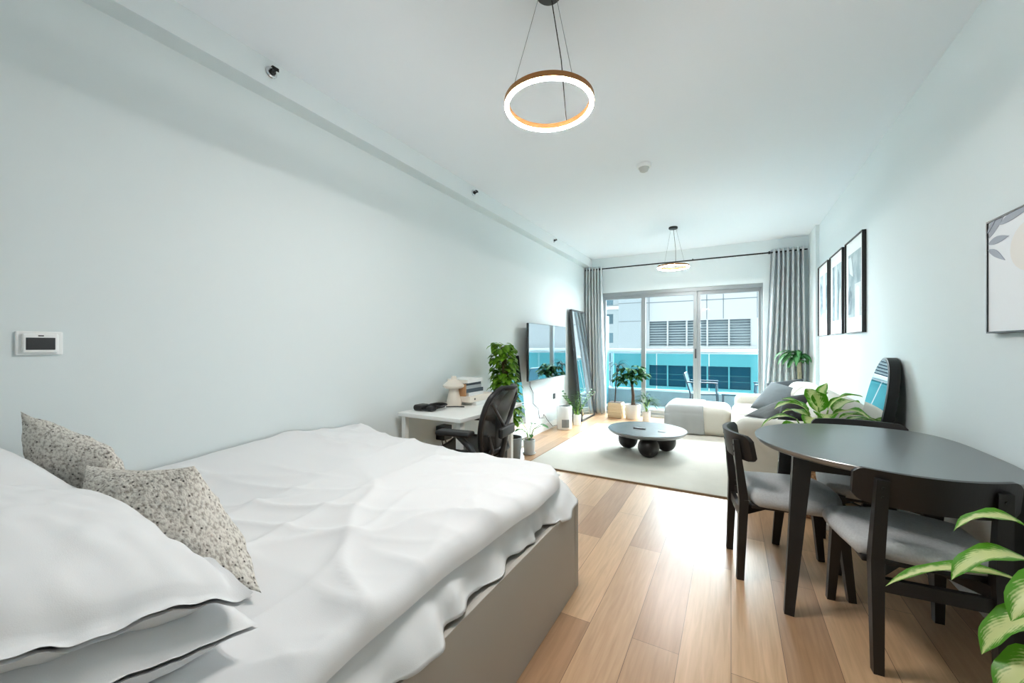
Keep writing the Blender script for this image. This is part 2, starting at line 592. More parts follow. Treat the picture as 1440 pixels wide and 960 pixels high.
# ------------------------------------------------------------------ room shell
XL, XR, YB, YE, H = -2.40, 1.03, -1.3, 7.15, 2.87
struct('floor', MB().box((XL - .1, YB - .1, -.12), (XR + .1, 7.32, 0)), M['floor'])
struct('ceiling', MB().box((XL - .1, YB - .1, H), (XR + .1, 7.4, H + .12)), M['ceil'])
struct('wall_left', MB().box((XL - .12, YB - .1, 0), (XL, YE + .15, H)), M['wall'])
struct('wall_right', MB().box((XR, YB - .1, 0), (XR + .12, YE + .15, H)), M['wall'])
struct('wall_near', MB().box((XL, YB - .12, 0), (XR, YB, H)), M['wall'])
WX0, WX1, WZ = -2.12, .432, 2.225
struct('wall_far', MB().box((XL, YE, 0), (WX0, YE + .17, H)).box((WX1, YE, 0), (XR, YE + .17, H)).box((WX0, YE, WZ), (WX1, YE + .17, H)), M['wall'])
struct('trim_1', MB().box((XL, YB, 2.71), (-2.28, YE, H)), M['wall'])
struct('trim_2', MB().box((.99, 6.57, 0), (XR, YE, H)), M['wall'])
struct('baseboard_left', MB().box((XL, 1.99, 0), (XL + .014, YE, .10)), M['trim'])
struct('baseboard_right', MB().box((XR - .014, YB, 0), (XR, 6.57, .10)), M['trim'])

# sliding window
w = bpy.data.objects.new('window_1', None); COL.objects.link(w); w['kind'] = 'structure'
w.location = (0, 7.25, 0); w.matrix_basis = Matrix.Translation((0, 7.25, 0))
fr = MB()
fr.box((WX0, 7.19, 2.165), (WX1, 7.31, WZ)).box((WX0, 7.17, 0), (WX1, 7.32, .05)).box((WX0, 7.19, .05), (WX0 + .03, 7.31, 2.165)).box((WX1 - .02, 7.19, .05), (WX1, 7.31, 2.165))
fr.build('frame', M['alu'], w, smooth=False, world=True)
def sash(x0, x1, y, name, st0=.045, st1=.045):
    m = MB()
    m.box((x0, y - .02, .05), (x0 + st0, y + .02, 2.165)).box((x1 - st1, y - .02, .05), (x1, y + .02, 2.165))
    m.box((x0 + st0, y - .02, .05), (x1 - st1, y + .02, .125)).box((x0 + st0, y - .02, 2.105), (x1 - st1, y + .02, 2.165))
    s_ = m.build(name, M['alu'], w, smooth=False, world=True)
    MB().box((x0 + st0, y - .004, .125), (x1 - st1, y + .004, 2.105)).build('pane', M['pane'], s_, smooth=False, world=True)
    return s_
sash(WX0 + .03, -1.345, 7.27, 'sash')
sash(-1.40, -.50, 7.235, 'sash', .075, .055)
s3 = sash(-.515, WX1 - .02, 7.275, 'sash', .07, .04)
h_ = MB(); h_.rbox((-.525, 7.19, 1.04), (-.505, 7.214, 1.20), .006)
h_.build('handle', M['black_plastic'], w, world=True)

# ------------------------------------------------------------------ ceiling fittings
def ring_lamp(cx, cy, zr, label):
    t = thing('ring_pendant_lamp', label, 'lamp', (cx, cy, H), 0, 'ring pendant lamps')
    R = .203
    MB().lathe([(0, 0), (.056, 0), (.058, -.006), (.058, -.021), (.053, -.026), (0, -.026)], n=36).build('canopy', M['grey_plastic'], t)
    z = zr - H
    MB().lathe([(R, z), (R, z + .024), (R - .022, z + .024), (R - .022, z), (R, z)], n=72).build('ring', M['copper'], t, angle=30)
    MB().lathe([(R - .003, z), (R - .003, z - .005), (R - .006, z - .008), (R - .016, z - .008), (R - .019, z - .005), (R - .019, z)], n=72).build('diffuser', M['led'], t)
    for a in (242, 324):
        c, s_ = cos(radians(a)), sin(radians(a))
        MB().tube([(.046 * c, .046 * s_, -.022), ((R - .011) * c, (R - .011) * s_, z + .02)], .0012, 6).build('suspension_wire', M['wire'], t)
    MB().tube([(0, .03, -.022), (.02, .10, z * .5), (.01, R - .011, z + .02)], .0026, 6).build('power_cable', M['black_plastic'], t)
    return t
ring_lamp(-.724, 1.637, 2.34, 'lit copper ring pendant hanging over the bed, the large near one')
ring_lamp(-.69, 5.74, 2.32, 'lit copper ring pendant hanging before the window, the small far one')

def sprinkler(y, label):
    t = thing('sprinkler', label, 'sprinkler', (-2.28, y, 2.80), 0, 'sidewall sprinklers on the beam')
    R = Matrix.Rotation(pi / 2, 4, 'Y')
    MB().lathe([(0, 0), (.030, 0), (.032, .004), (.026, .010), (.019, .011), (.019, .004), (0, .004)], n=24, M4=R).build('escutcheon', M['chrome'], t)
    MB().lathe([(0, .003), (.016, .003), (.016, .022), (.009, .026), (.007, .045), (0, .045)], n=16, M4=R).build('nozzle', M['black_metal'], t)
    MB().box((.044, -.018, -.003), (.047, .018, .016)).box((.030, -.018, .013), (.047, .018, .016)).build('deflector', M['black_metal'], t, smooth=False)
sprinkler(1.27, 'round black and chrome sprinkler on the ceiling beam above the bed, largest of three')
sprinkler(3.27, 'black sprinkler on the ceiling beam, the middle of the three')
sprinkler(5.33, 'tiny black sprinkler on the ceiling beam, the one closest to the window')

t = thing('smoke_detector', 'small white round smoke detector on the ceiling', 'smoke detector', (-.68, 3.63, H))
MB().lathe([(0, 0), (.062, 0), (.062, -.022), (.056, -.030), (0, -.030)], n=32).build('base', M['white_plastic'], t)
MB().lathe([(0, -.030), (.046, -.030), (.034, -.058), (.020, -.066), (0, -.068)], n=32).build('sensor_head', M['pale_pot'], t)

t = thing('thermostat', 'white wall thermostat with a dark screen on the left wall', 'thermostat', (XL, .438, 1.26))
MB().rbox((0, -.062, -.047), (.012, .062, .047), .010).build('back_plate', M['white_plastic'], t)
b_ = MB().rbox((.010, -.048, -.039), (.026, .048, .039), .010).build('body', M['white_plastic'], t)
MB().rbox((.024, -.038, -.026), (.0275, .038, .022), .003, 1).build('screen', M['grey_plastic'], t)
MB().rbox((.024, -.007, .027), (.0275, .008, .0315), .0015, 1).build('sensor_window', M['black_plastic'], t)

# ------------------------------------------------------------------ bed
bx0, bx1, by0, by1 = -2.37, -.695, -.16, 1.95
t = thing('bed', 'taupe panelled bed base against the left wall', 'bed', ((bx0 + bx1) / 2, .9, 0))
MB().rbox((bx1 - .02, by0, .0), (bx1, by1 - .055, .437), .003, 1).build('side_panel', M['taupe'], t, world=True)
MB().rbox((bx1 - .02, by1 - .052, .0), (bx1, by1, .437), .003, 1).build('corner_post', M['taupe'], t, world=True)
MB().rbox((bx0, by0, .0), (bx0 + .02, by1, .437), .003, 1).build('side_panel', M['taupe'], t, world=True)
MB().rbox((bx0 + .02, by1 - .02, .0), (bx1 - .02, by1, .437), .003, 1).build('foot_panel', M['taupe'], t, world=True)
MB().rbox((bx0 + .02, by0, .0), (bx1 - .02, by0 + .02, .437), .003, 1).build('head_panel', M['taupe'], t, world=True)
MB().box((bx0 + .02, by0 + .02, .40), (bx1 - .02, by1 - .02, .432)).build('top_board', M['taupe'], t, smooth=False, world=True)
mt = MB().rbox((bx0 + .01, by0 + .02, .437), (-.80, 1.88, .565), .05, 4)
tag(mt.build('mattress', M['linen2'], smooth=True), 'white mattress lying on the taupe bed base under the bedding', 'mattress')

def skirt():
    m = MB()
    pts = []
    n1 = 150
    for i in range(n1 + 1): pts.append((V((-.785, by0 + (1.86 - by0) * i / n1, 0)), V((1, 0, 0))))
    for i in range(1, 13):
        a = pi / 2 * i / 12
        pts.append((V((-.835 + .05 * cos(a), 1.86 + .05 * sin(a), 0)), V((cos(a), sin(a), 0))))
    for i in range(1, 100): pts.append((V((-.835 - 1.5 * i / 100, 1.91, 0)), V((0, 1, 0))))
    N = len(pts) - 1
    def fn(u, v):
        k = int(round(u * N)); p, d = pts[k]
        L = k * .0135
        L2 = L + .09 * fract(L * 2.3, 7.7)
        ruff = .018 * sin(L2 * 24 + 2.2 * sin(L * 5.3)) + .008 * sin(L2 * 51 + 1.7) + .030 * fract(L * 4, 4.2)
        sw = .5 + .5 * sin(L * 4.6 - 1.9)
        low = .446 + .020 * fract(L * 5, 9.1) + .006 * sin(L * 23)
        reach = .060 + .050 * sw + (-.03 if d.y > .5 else 0)
        z = .572 + (low - .572) * v
        off = reach * v ** .8 + ruff * v * (1.15 - .25 * v) + .012 * sin(v * 9 + L * 8) * v * (1 - v)
        off = max(off, .004 + .012 * v)
        q = p + d * off
        over = (q.x > -.690) if d.x > .5 else (q.y > 1.955)
        if not over and z < .447: z = .447 + .003 * sin(L * 30)
        q.z = z
        return q
    m.grid(fn, N, 14)
    def top(u, v):
        return V((-2.36 + (1.575) * u, by0 + .02 + (1.93 - by0) * v * .985, .572))
    m.grid(top, 12, 12)
    return m
sk = skirt().build('bed_sheet', M['linen2'])
solidify(sk, .004)
tag(sk, 'white fitted sheet with a ruffled edge hanging over the bed base', 'bed sheet')

def duvet_z(x, y):
    z = 0
    z += .020 * fract(x * 1.6, y * 1.6, 1.3) + .010 * fract(x * 4.2 + y, y * 3.1, 5.1)
    # long folds
    def fold(ang, freq, seed, sharp):
        c, s_ = cos(ang), sin(ang)
        q = (x * c + y * s_) * freq + 1.6 * fract(x * 1.3, y * 1.3, seed) + .6 * fract(x * 3.2, y * 3.2, seed + 2)
        return (1 - abs(sin(q))) ** sharp
    msk = max(0, min(1, .5 + 1.3 * fract(x * 1.1 + 3, y * 1.2, 9.0)))
    z += .024 * fold(.9, 5.5, 2.0, 2.6) * msk
    z += .020 * fold(2.4, 7, 6.0, 2.8) * max(0, min(1, .5 - 1.4 * fract(x * 1.4, y * 1.1, 4.0)))
    z += .012 * fold(.2, 11, 8.0, 2.4) * msk + .010 * fold(1.9, 16, 11.0, 2.2) * max(0, min(1, .3 + 1.6 * fract(x * 1.7, y * 1.5, 14.0)))
    # wrinkles along the outer hem
    e = math.exp(-((x + .80) / .16) ** 2)
    z += .010 * e * fold(1.45, 17, 3.0, 1.6) * (0.4 + max(0, fract(y * 2.1, 1.0, 7.0)) * 2.2)
    z += .065 * math.exp(-((x + 2.40) / .32) ** 2) * (.35 + .65 * math.exp(-((y - 1.35) / .5) ** 2))
    z += .004 * math.exp(-((x + 2.0) / .5) ** 2) * math.exp(-((y - 1.9) / .3) ** 2)
    return z * 1.35
def duvet():
    m = MB()
    nx, ny = 150, 190
    def shape(u, v, up):
        # cluster the samples at the rolled edges
        xr_ = -.728 + .014 * sin(v * 11) + .012 * fract(v * 9, 2.0) + (-.10 * max(0, (v - .86) / .14) ** 2)
        yf = 1.955 + .012 * fract(u * 8, 5.0) - .03 * max(0, (u - .9) / .1) ** 2
        X = -2.385 + (xr_ + 2.385) * (1 - (1 - u) ** 1.35)
        Y = -.05 + (yf + .05) * (1 - (1 - v) ** 1.25)
        d = min(xr_ - X, yf - Y)
        r = .050
        pr_ = 1.0 if d >= r else sqrt(max(0, 1 - (1 - d / r) ** 2))
        # soft corner
        z0 = .562
        zz = duvet_z(X, Y)
        if up: return V((X, Y, z0 + .052 * pr_ + zz * pr_))
        return V((X, Y, min(z0 + .010 - .006 * pr_, z0 + .052 * pr_ + zz * pr_ - .004 * pr_)))
    m.grid(lambda u, v: shape(u, v, True), nx, ny)
    m.grid(lambda u, v: shape(u, v, False), nx // 3, ny // 3, flip=True)
    return m
tag(duvet().build('duvet', M['linen'], angle=180), 'crumpled white duvet spread over the bed', 'duvet')

def cushion(corners, thick, n=28, pinch=.07, power=.42, flange=0.0, wr=.004, seed=0.0, sag=0.0, wob=0.0):
    """soft pillow between four corners (far-left, far-right, near-right, near-left)"""
    A, B, C_, D = [V(p) for p in corners]
    nr = ((B - A).cross(D - A)).normalized()
    m = MB()
    def fn(u, v, sg):
        s_, t_ = 2 * u - 1, 2 * v - 1
        s_ = math.copysign(1 - (1 - abs(s_)) ** 1.25, s_); t_ = math.copysign(1 - (1 - abs(t_)) ** 1.25, t_)
        s2 = s_ * (1 - pinch * (1 - t_ * t_) * abs(s_) ** 3); t2 = t_ * (1 - pinch * (1 - s_ * s_) * abs(t_) ** 3)
        a, b = (s2 + 1) / 2, (t2 + 1) / 2
        p = (A * (1 - a) + B * a) * (1 - b) + (D * (1 - a) + C_ * a) * b
        lim = 1 - flange
        q = max(0, 1 - (s_ / lim) ** 2) * max(0, 1 - (t_ / lim) ** 2) if flange else (1 - s_ * s_) * (1 - t_ * t_)
        h = thick / 2 * q ** power
        h += wr * q ** .3 * (fract(s_ * 3 + seed, t_ * 3, seed) + .6 * fract(s_ * 7 + seed, t_ * 6, seed + 3)) * (2 if sg > 0 else 1)
        h = max(h, .004) if flange else h
        ed = max(abs(s_), abs(t_)) ** 4
        p = p + nr * (wob * ed * (fract(s_ * 2.2 + seed, t_ * 2.2, seed + 8) + .5 * fract(s_ * 6, t_ * 6, seed)))
        if sag: p = p + V((0, 0, -sag * (1 - s_ * s_) * (.5 - t_ * .5) ** 2))
        return p + nr * sg * h
    m.grid(lambda u, v: fn(u, v, 1), n, n)
    m.grid(lambda u, v: fn(u, v, -1), n, n, flip=True)
    return m

def put_cushion(name, label, cat, corners, thick, m, group=None, **kw):
    c = sum((V(p) for p in corners), V()) / 4
    c.z = min(p[2] for p in corners)
    o = cushion(corners, thick, **kw).build(name, m, loc=c, angle=180)
    tag(o, label, cat, group)
    return o
put_cushion('pillow', 'upper white pillow with a flat hem, topmost of the stack by the bed edge', 'pillow',
    [(-1.72, .42, .79), (-.865, .445, .735), (-.885, -.10, .865), (-1.72, -.10, .91)], .20, M['linen'], 'white bed pillows', n=64, flange=.07, wr=.012, seed=1.0, pinch=.03, power=.38, wob=.030)
put_cushion('pillow', 'lower white pillow, underneath the hemmed one at the bed edge', 'pillow',
    [(-1.70, .42, .685), (-.86, .455, .672), (-.865, -.10, .72), (-1.70, -.10, .73)], .17, M['linen'], 'white bed pillows', n=44, flange=.025, wr=.006, seed=4.0, pinch=.03, power=.36, wob=.02)
put_cushion('pillow', 'white bed pillow beside the left wall, left of the stacked pair', 'pillow',
    [(-2.36, .34, .86), (-1.62, .41, .80), (-1.62, -.10, .88), (-2.36, -.10, .92)], .20, M['linen'], 'white bed pillows', n=40, flange=.06, wr=.006, seed=7.0, pinch=.03, power=.5)
put_cushion('throw_cushion', 'flecked grey woven cushion in front of the stacked white pillows', 'cushion',
    [(-1.86, .44, .855), (-1.345, .535, .905), (-1.02, .545, .635), (-1.46, .42, .64)], .22, M['tweed'], 'flecked grey cushions', n=40, wr=.012, seed=2.0, pinch=.10, power=.5)
put_cushion('throw_cushion', 'flecked grey woven cushion by the left wall, partly behind the other flecked one', 'cushion',
    [(-2.27, .37, 1.01), (-1.86, .50, .885), (-1.74, .52, .66), (-2.25, .45, .65)], .15, M['tweed'], 'flecked grey cushions', n=32, wr=.010, seed=5.0, pinch=.08, power=.5)

# ------------------------------------------------------------------ rug
t = thing('rug', 'large ivory area rug under the round coffee table', 'rug', (-.75, 4.85, 0))
MB().rbox((-1.88, 3.655, .001), (.55, 6.12, .014), .006, 1, 2).build('pile', M['rug'], t, world=True)
MB().box((-1.885, 3.643, .001), (.555, 3.656, .012)).box((-1.892, 3.643, .001), (-1.879, 6.125, .010)).build('binding', M['rugedge'], t, smooth=False, world=True)

# ------------------------------------------------------------------ coffee table
t = thing('coffee_table', 'round dark wooden coffee table on ball feet on the ivory rug', 'coffee table', (-.86, 4.75, .014))
MB().lathe([(0, .215), (.34, .215), (.40, .222), (.432, .245), (.438, .262), (.432, .270), (0, .270)], n=72).build('tabletop', M['dark_wood'], t, angle=50)
for a in (285, 35, 165):
    c = (.235 * cos(radians(a)), .235 * sin(radians(a)), .114)
    MB().ball(c, .114, 32).build('ball_foot', M['black_wood'], t)
t = thing('remote_control', 'small grey remote lying on the round coffee table', 'remote', (-.93, 4.70, .284))
MB().rbox((-.07, -.02, 0), (.07, .02, .012), .005, 1).build('body', M['grey_plastic'], t)
MB().box((-.05, -.012, .012), (.02, .012, .0135)).build('button_pad', M['book_grey'], t, smooth=False)
tag(MB().rbox((-.72, 4.63, .284), (-.64, 4.71, .290), .002, 1).build('coaster', M['book_grey']), 'small pale coaster on the coffee table, right of the remote', 'coaster')

# ------------------------------------------------------------------ sofa
t = thing('sofa', 'cream modular sofa with puffy backs along the right wall', 'sofa', (.5, 5.35, 0))
S = M['sofa']
MB().rbox((.04, 4.03, .03), (.97, 4.33, .575), .085, 3, 5, (.01, .012, .015)).build('armrest', S, t, world=True)
MB().rbox((.05, 6.42, .03), (.97, 6.70, .55), .085, 3, 5, (.01, .01, .015)).build('armrest', S, t, world=True)
MB().rbox((.01, 4.31, .03), (.74, 5.40, .435), .09, 4, 5, (.012, .01, .03)).build('seat', S, t, world=True)
MB().rbox((.01, 5.38, .03), (.74, 6.44, .435), .09, 4, 5, (.012, .01, .03)).build('seat', S, t, world=True)
for y0, y1, z1 in ((4.03, 4.78, .79), (4.76, 5.62, .78), (5.60, 6.45, .77)):
    MB().rbox((.62, y0, .05), (1.005, y1, z1), .15, 4, 6, (.015, .01, .02)).build('backrest', S, t, world=True)
MB().box((.07, 4.09, .0145), (.93, 6.64, .045)).build('plinth', M['grey_plastic'], t, smooth=False, world=True)
t = thing('ottoman', 'cream puffy ottoman joined to the open side of the sofa', 'ottoman', (-.41, 6.37, 0))
MB().rbox((-.815, 5.98, .012), (-.005, 6.70, .405), .09, 4, 6, (.012, .015, .02)).build('cushion', S, t, world=True)
MB().box((-.77, 6.03, 0), (-.05, 6.64, .03)).build('plinth', M['grey_plastic'], t, smooth=False, world=True)

def throw():
    m = MB()
    # path in y-z over the ottoman: from its back over the top and down its front
    path = []
    for i in range(11): path.append((6.66 - i * .052, .457 - .010 * abs(i - 5) / 5))
    for i in range(1, 8):
        a = pi / 2 * i / 7
        path.append((6.128 - .116 * sin(a), .336 + .111 * cos(a)))
    for i in range(1, 13): path.append((6.008 - .004 * sin(i * .5), .336 - i * .0235))
    N = len(path) - 1
    def fn(u, v):
        k = u * N; i = min(int(k), N - 1); f = k - i
        y = path[i][0] * (1 - f) + path[i + 1][0] * f; z = path[i][1] * (1 - f) + path[i + 1][1] * f
        y -= .05; z -= .025
        x = -.832 + (.832 - .335) * v
        if v < .2 and u < .62:
            z = z - .06 * ((.2 - v) / .2) ** 2
        low = max(0, (u - .55) / .45)
        y -= low * (.010 + .010 * sin(v * 9 + 1) + .006 * sin(v * 23)) + .003
        x += low * .03 * (v - .3)
        z += .05 * low * low * (.3 - v) * .5
        return V((x, y, max(z, .03)))
    m.grid(fn, 60, 30)
    return m
o = throw().build('throw_blanket', M['throw'], angle=180)
solidify(o, .008, 1)
tag(o, 'pale grey throw draped over the front of the ottoman', 'blanket')

put_cushion('sofa_cushion', 'mid grey cushion lying across the sofa seat, largest of the sofa cushions', 'cushion',
    [(.20, 5.55, .50), (.46, 6.08, .78), (.76, 5.92, .70), (.46, 5.38, .50)], .15, M['cush_grey'], 'cushions on the sofa', seed=3.0)
put_cushion('sofa_cushion', 'dark slate cushion behind the mid grey one against the far sofa arm', 'cushion',
    [(.42, 6.32, .74), (.84, 6.40, .82), (.80, 6.20, .52), (.38, 6.12, .50)], .12, M['cush_dark'], 'cushions on the sofa', seed=6.0)
o = put_cushion('sofa_cushion', 'charcoal cushion with pale piping lying low on the sofa seat', 'cushion',
    [(.13, 4.86, .50), (.56, 5.22, .68), (.68, 4.92, .63), (.30, 4.56, .52)], .10, M['cush_char'], 'cushions on the sofa', seed=8.0)
pp = MB().tube([(.13, 4.86, .50), (.34, 5.035, .588), (.56, 5.22, .68), (.62, 5.07, .655), (.68, 4.92, .63), (.49, 4.745, .575), (.30, 4.56, .52), (.215, 4.71, .51)], .006, 8, closed=True).build('piping', M['piping'], o, world=False)
pp.data.transform(Matrix.Translation(-o.location))
put_cushion('sofa_cushion', 'black cushion leaning on the sofa back behind the leafy plant', 'cushion',
    [(.46, 4.86, .72), (.82, 4.80, .80), (.74, 4.50, .52), (.38, 4.52, .52)], .12, M['cush_black'], 'cushions on the sofa', seed=9.0)

# ------------------------------------------------------------------ curtains and rod
def curtain(x0t, x1t, x0b, x1b, folds, seed):
    m = MB()
    ztop, zbot = 2.70, .012
    def fn(u, v):
        z = ztop + (zbot - ztop) * v
        a = x0t + (x0b - x0t) * v ** 1.3; b = x1t + (x1b - x1t) * v ** 1.3
        x = a + (b - a) * u + .010 * sin(v * 5 + u * 9 + seed) * v
        ph = u * folds * 2 * pi + .5 * sin(v * 3 + seed) * v + .8 * fract(u * 3, v * 1.2, seed)
        sn = sin(ph); y = 7.055 + (.052 + .014 * fract(u * 5, v * 2, seed + 1)) * math.copysign(abs(sn) ** .7, sn)
        return V((x, y, z))
    m.grid(fn, folds * 14, 30)
    return m
tag(solidify(curtain(-2.385, -2.06, -2.385, -1.985, 6, 1.0).build('curtain', M['curtain'], angle=180), .003), 'grey pleated curtain drawn open at the mirror side of the window', 'curtain', 'window curtains')
tag(solidify(curtain(.52, .93, .39, .97, 7, 4.0).build('curtain', M['curtain'], angle=180), .003), 'grey pleated curtain drawn open behind the sofa', 'curtain', 'window curtains')
t = thing('curtain_rod', 'thin black curtain rod across the top of the window', 'curtain rod', (-.75, 7.055, 2.655))
MB().tube([(-2.38, 7.055, 2.655), (.97, 7.055, 2.655)], .011, 12).build('pole', M['black_metal'], t, world=True)
for x in (-2.11, .505):
    MB().lathe([(0, -.012), (.020, -.012), (.024, 0), (.020, .012), (0, .012)], (x, 7.055, 2.655), 18, Matrix.Rotation(pi / 2, 4, 'Y')).build('eyelet_ring', M['black_metal'], t, world=True)
MB().tube([(-.55, 7.055, 2.655), (-.55, 7.055, 2.675), (-.55, 7.145, 2.685)], .007, 8).build('bracket', M['black_metal'], t, world=True)

# ------------------------------------------------------------------ television
t = thing('television', 'flat television with a glossy reflecting screen mounted on the left wall', 'television', (-2.40, 5.09, 1.17))
MB().rbox((-2.285, 4.455, .79), (-2.252, 5.735, 1.545), .008, 1).build('body', M['grey_plastic'], t, world=True)
MB().box((-2.252, 4.461, .800), (-2.2495, 5.729, 1.539)).build('screen', M['screen'], t, smooth=False, world=True)
MB().box((-2.40, 4.85, .98), (-2.285, 5.33, 1.36)).build('wall_mount', M['black_metal'], t, smooth=False, world=True)
MB().box((-2.253, 4.455, .790), (-2.246, 5.735, .799)).build('bottom_bezel', M['alu'], t, smooth=False, world=True)
tag(MB().tube([(-2.38, 4.74, .80), (-2.385, 4.76, .70), (-2.385, 4.86, .60), (-2.385, 4.86, .45), (-2.385, 5.02, .36), (-2.385, 5.06, .22), (-2.38, 5.22, .20)], .0045, 8).build('television_cable', M['grey_plastic']), 'thin grey cable hanging below the television', 'cable')
def outlet(name, y, z, label, m, w_=.086, h=.086):
    t = thing(name, label, 'outlet', (XL, y, z))
    MB().rbox((0, -w_ / 2, -h / 2), (.010, w_ / 2, h / 2), .004, 1).build('plate', m, t)
    MB().box((.010, -.018, -.020), (.0115, .018, .020)).build('socket', M['grey_plastic'], t, smooth=False)
outlet('wall_outlet', 5.22, .235, 'white wall outlet low behind the air purifier', M['white_plastic'])
outlet('wall_outlet', 5.62, .47, 'black wall socket beside the air purifier', M['black_plastic'])
outlet('wall_outlet', 3.03, .425, 'white wall outlet under the desk beside the black charger', M['white_plastic'], .10, .10)

# ------------------------------------------------------------------ mirrors
def prism_world(poly3, off):
    """closed solid from a planar 3-D polygon and an offset vector"""
    m = MB(); n = len(poly3); off = V(off)
    vs = [V(p) for p in poly3]; vs += [p + off for p in vs]
    m.add(vs, [tuple(range(n)), tuple(reversed(range(n, 2 * n)))] + [(i, n + i, n + (i + 1) % n, (i + 1) % n) for i in range(n)])
    return m
# tall mirror in the corner
t = thing('floor_mirror', 'tall dark framed mirror leaning on the left wall beside the curtain', 'mirror', (-2.2, 6.5, 0))
lean = V((-2.315 + 2.13, 0, 1.86)).normalized()      # up along the mirror
nrm = V((lean.z, 0, -lean.x))                        # towards the room
base = V((-2.13, 6.165, .004)); Lm = 1.865; Wm = .685
def mp_(y, l, n=0.0): return base + V((0, y, 0)) + lean * l + nrm * n
def slab(y0, y1, l0, l1, n0, n1):
    return prism_world([mp_(y0, l0, n0), mp_(y1, l0, n0), mp_(y1, l1, n0), mp_(y0, l1, n0)], nrm * (n1 - n0))
f_ = MB()
for a in ((0, .03, 0, Lm), (Wm - .03, Wm, 0, Lm), (.03, Wm - .03, 0, .03), (.03, Wm - .03, Lm - .03, Lm)):
    q = slab(*a, -.045, .0); f_.add(q.v, q.f)
q = slab(.03, Wm - .03, .03, Lm - .03, -.045, -.02); f_.add(q.v, q.f)
f_.build('frame', M['grey_plastic'], t, smooth=False, world=True)
slab(.03, Wm - .03, .03, Lm - .03, -.02, -.004).build('mirror_glass', M['mirror'], t, smooth=False, world=True)
# frameless mirror by the desk
t = thing('floor_mirror', 'frameless low mirror leaning on the left wall behind the climbing plant', 'mirror', (-2.33, 4.2, 0))
lean = V((-.135, 0, 1.12)).normalized(); nrm = V((lean.z, 0, -lean.x)); base = V((-2.245, 3.975, .016)); Lm = 1.12; Wm = .455
slab(0, Wm, 0, Lm, -.010, -.003).build('backing', M['white_plastic'], t, smooth=False, world=True)
slab(.003, Wm - .003, .003, Lm - .003, -.003, .0).build('mirror_glass', M['mirror'], t, smooth=False, world=True)
# arched mirror on the right wall
t = thing('arched_mirror', 'black framed oval topped mirror leaning on the right wall behind the dining table', 'mirror', (.9, 3.765, 0))
def arch(w_, z0, zt, inset=0.0, n=40):
    pts = []
    r = w_ / 2 - inset; zc = zt - w_ * .85
    pts.append((-r, z0 + inset)); pts.append((r, z0 + inset))
    for i in range(n + 1):
        a = pi * i / n
        pts.append((r * cos(a), zc + (w_ * .85 - inset) * sin(a)))
    return pts
def arch_solid(w_, inset, x0, x1):
    tilt = .20
    poly = arch(w_, .02, 1.165, inset)
    return prism_world([V((x0 + tilt * (z / 1.165 - 1) , 3.745 + a, z)) for a, z in poly], (x1 - x0, 0, 0))
arch_solid(.45, 0, .962, 1.02).build('frame', M['black_metal'], t, smooth=False, world=True)
arch_solid(.45, .014, .958, .966).build('mirror_glass', M['mirror'], t, smooth=False, world=True)

# ------------------------------------------------------------------ pictures
def picture(y0, y1, z0, z1, label, shapes):
    t = thing('framed_print', label, 'picture', (XR, (y0 + y1) / 2, z0), 0, 'framed prints in a row')
    d = .030; b = .008
    m = MB()
    m.box((XR - d, y0, z0), (XR, y0 + b, z1)).box((XR - d, y1 - b, z0), (XR, y1, z1)).box((XR - d, y0 + b, z0), (XR, y1 - b, z0 + b)).box((XR - d, y0 + b, z1 - b), (XR, y1 - b, z1))
    m.build('frame', M['black_wood'], t, smooth=False, world=True)
    MB().box((XR - .016, y0 + b, z0 + b), (XR - .004, y1 - b, z1 - b)).build('mat_board', M['print_white'], t, smooth=False, world=True)
    W, Hh = y1 - y0, z1 - z0
    my = W * .15; mz0 = Hh * .17; mz1 = Hh * .15
    ia, ib, ja, jb = y0 + my, y1 - my, z0 + mz0, z1 - mz1
    pr_ = MB().box((XR - .0175, ia, ja), (XR - .016, ib, jb)).build('print', shapes[0], t, smooth=False, world=True)
    for k, (mm, poly) in enumerate(shapes[1]):
        pts = [V((XR - .0176, ib - (ib - ia) * a, ja + (jb - ja) * c)) for a, c in poly]
        prism_world(pts, (-.0008 * (k + 1), 0, 0)).build('painted_shape', M[mm], pr_, smooth=False, world=True)
    return t
picture(5.91, 6.49, 1.375, 2.275, 'narrow framed print of tall grey buildings, closest to the window of the three',
    (M['print_grey'], [('print_dark', [(.0, .15), (.42, .15), (.42, .68), (.2, .82), (0, .9)]), ('print_pale', [(.5, .3), (.8, .3), (.8, 1), (.5, 1)]), ('print_dark', [(.82, .25), (1, .25), (1, .75), (.82, .6)]), ('print_pale', [(.1, .03), (.35, .12), (.7, .06), (.9, .15), (.9, .2), (.4, .2), (.1, .1)])]))
picture(5.205, 5.795, 1.375, 2.272, 'narrow framed print with long vertical grey streaks, middle of the three',
    (M['print_grey'], [('print_dark', [(.05, 0), (.28, 0), (.22, 1), (.10, 1)]), ('print_pale', [(.34, .1), (.5, .05), (.55, 1), (.42, 1)]), ('print_dark', [(.62, 0), (.72, 0), (.80, .8), (.70, .9)]), ('print_pale', [(.8, 0), (1, 0), (1, .55), (.88, .4)])]))
picture(4.485, 5.09, 1.37, 2.268, 'framed print of a pale doorway on grey, closest of three to the dining table',
    (M['print_grey'], [('print_pale', [(.55, 0), (1, 0), (1, .5), (.55, .5)]), ('print_dark', [(0, .05), (.25, .05), (.3, .35), (.15, .5), (0, .42)]), ('print_white', [(.62, 0), (.9, 0), (.9, .42), (.76, .46), (.62, .42)]), ('print_pale', [(.15, .7), (.45, .62), (.3, .95), (.05, .95)])]))

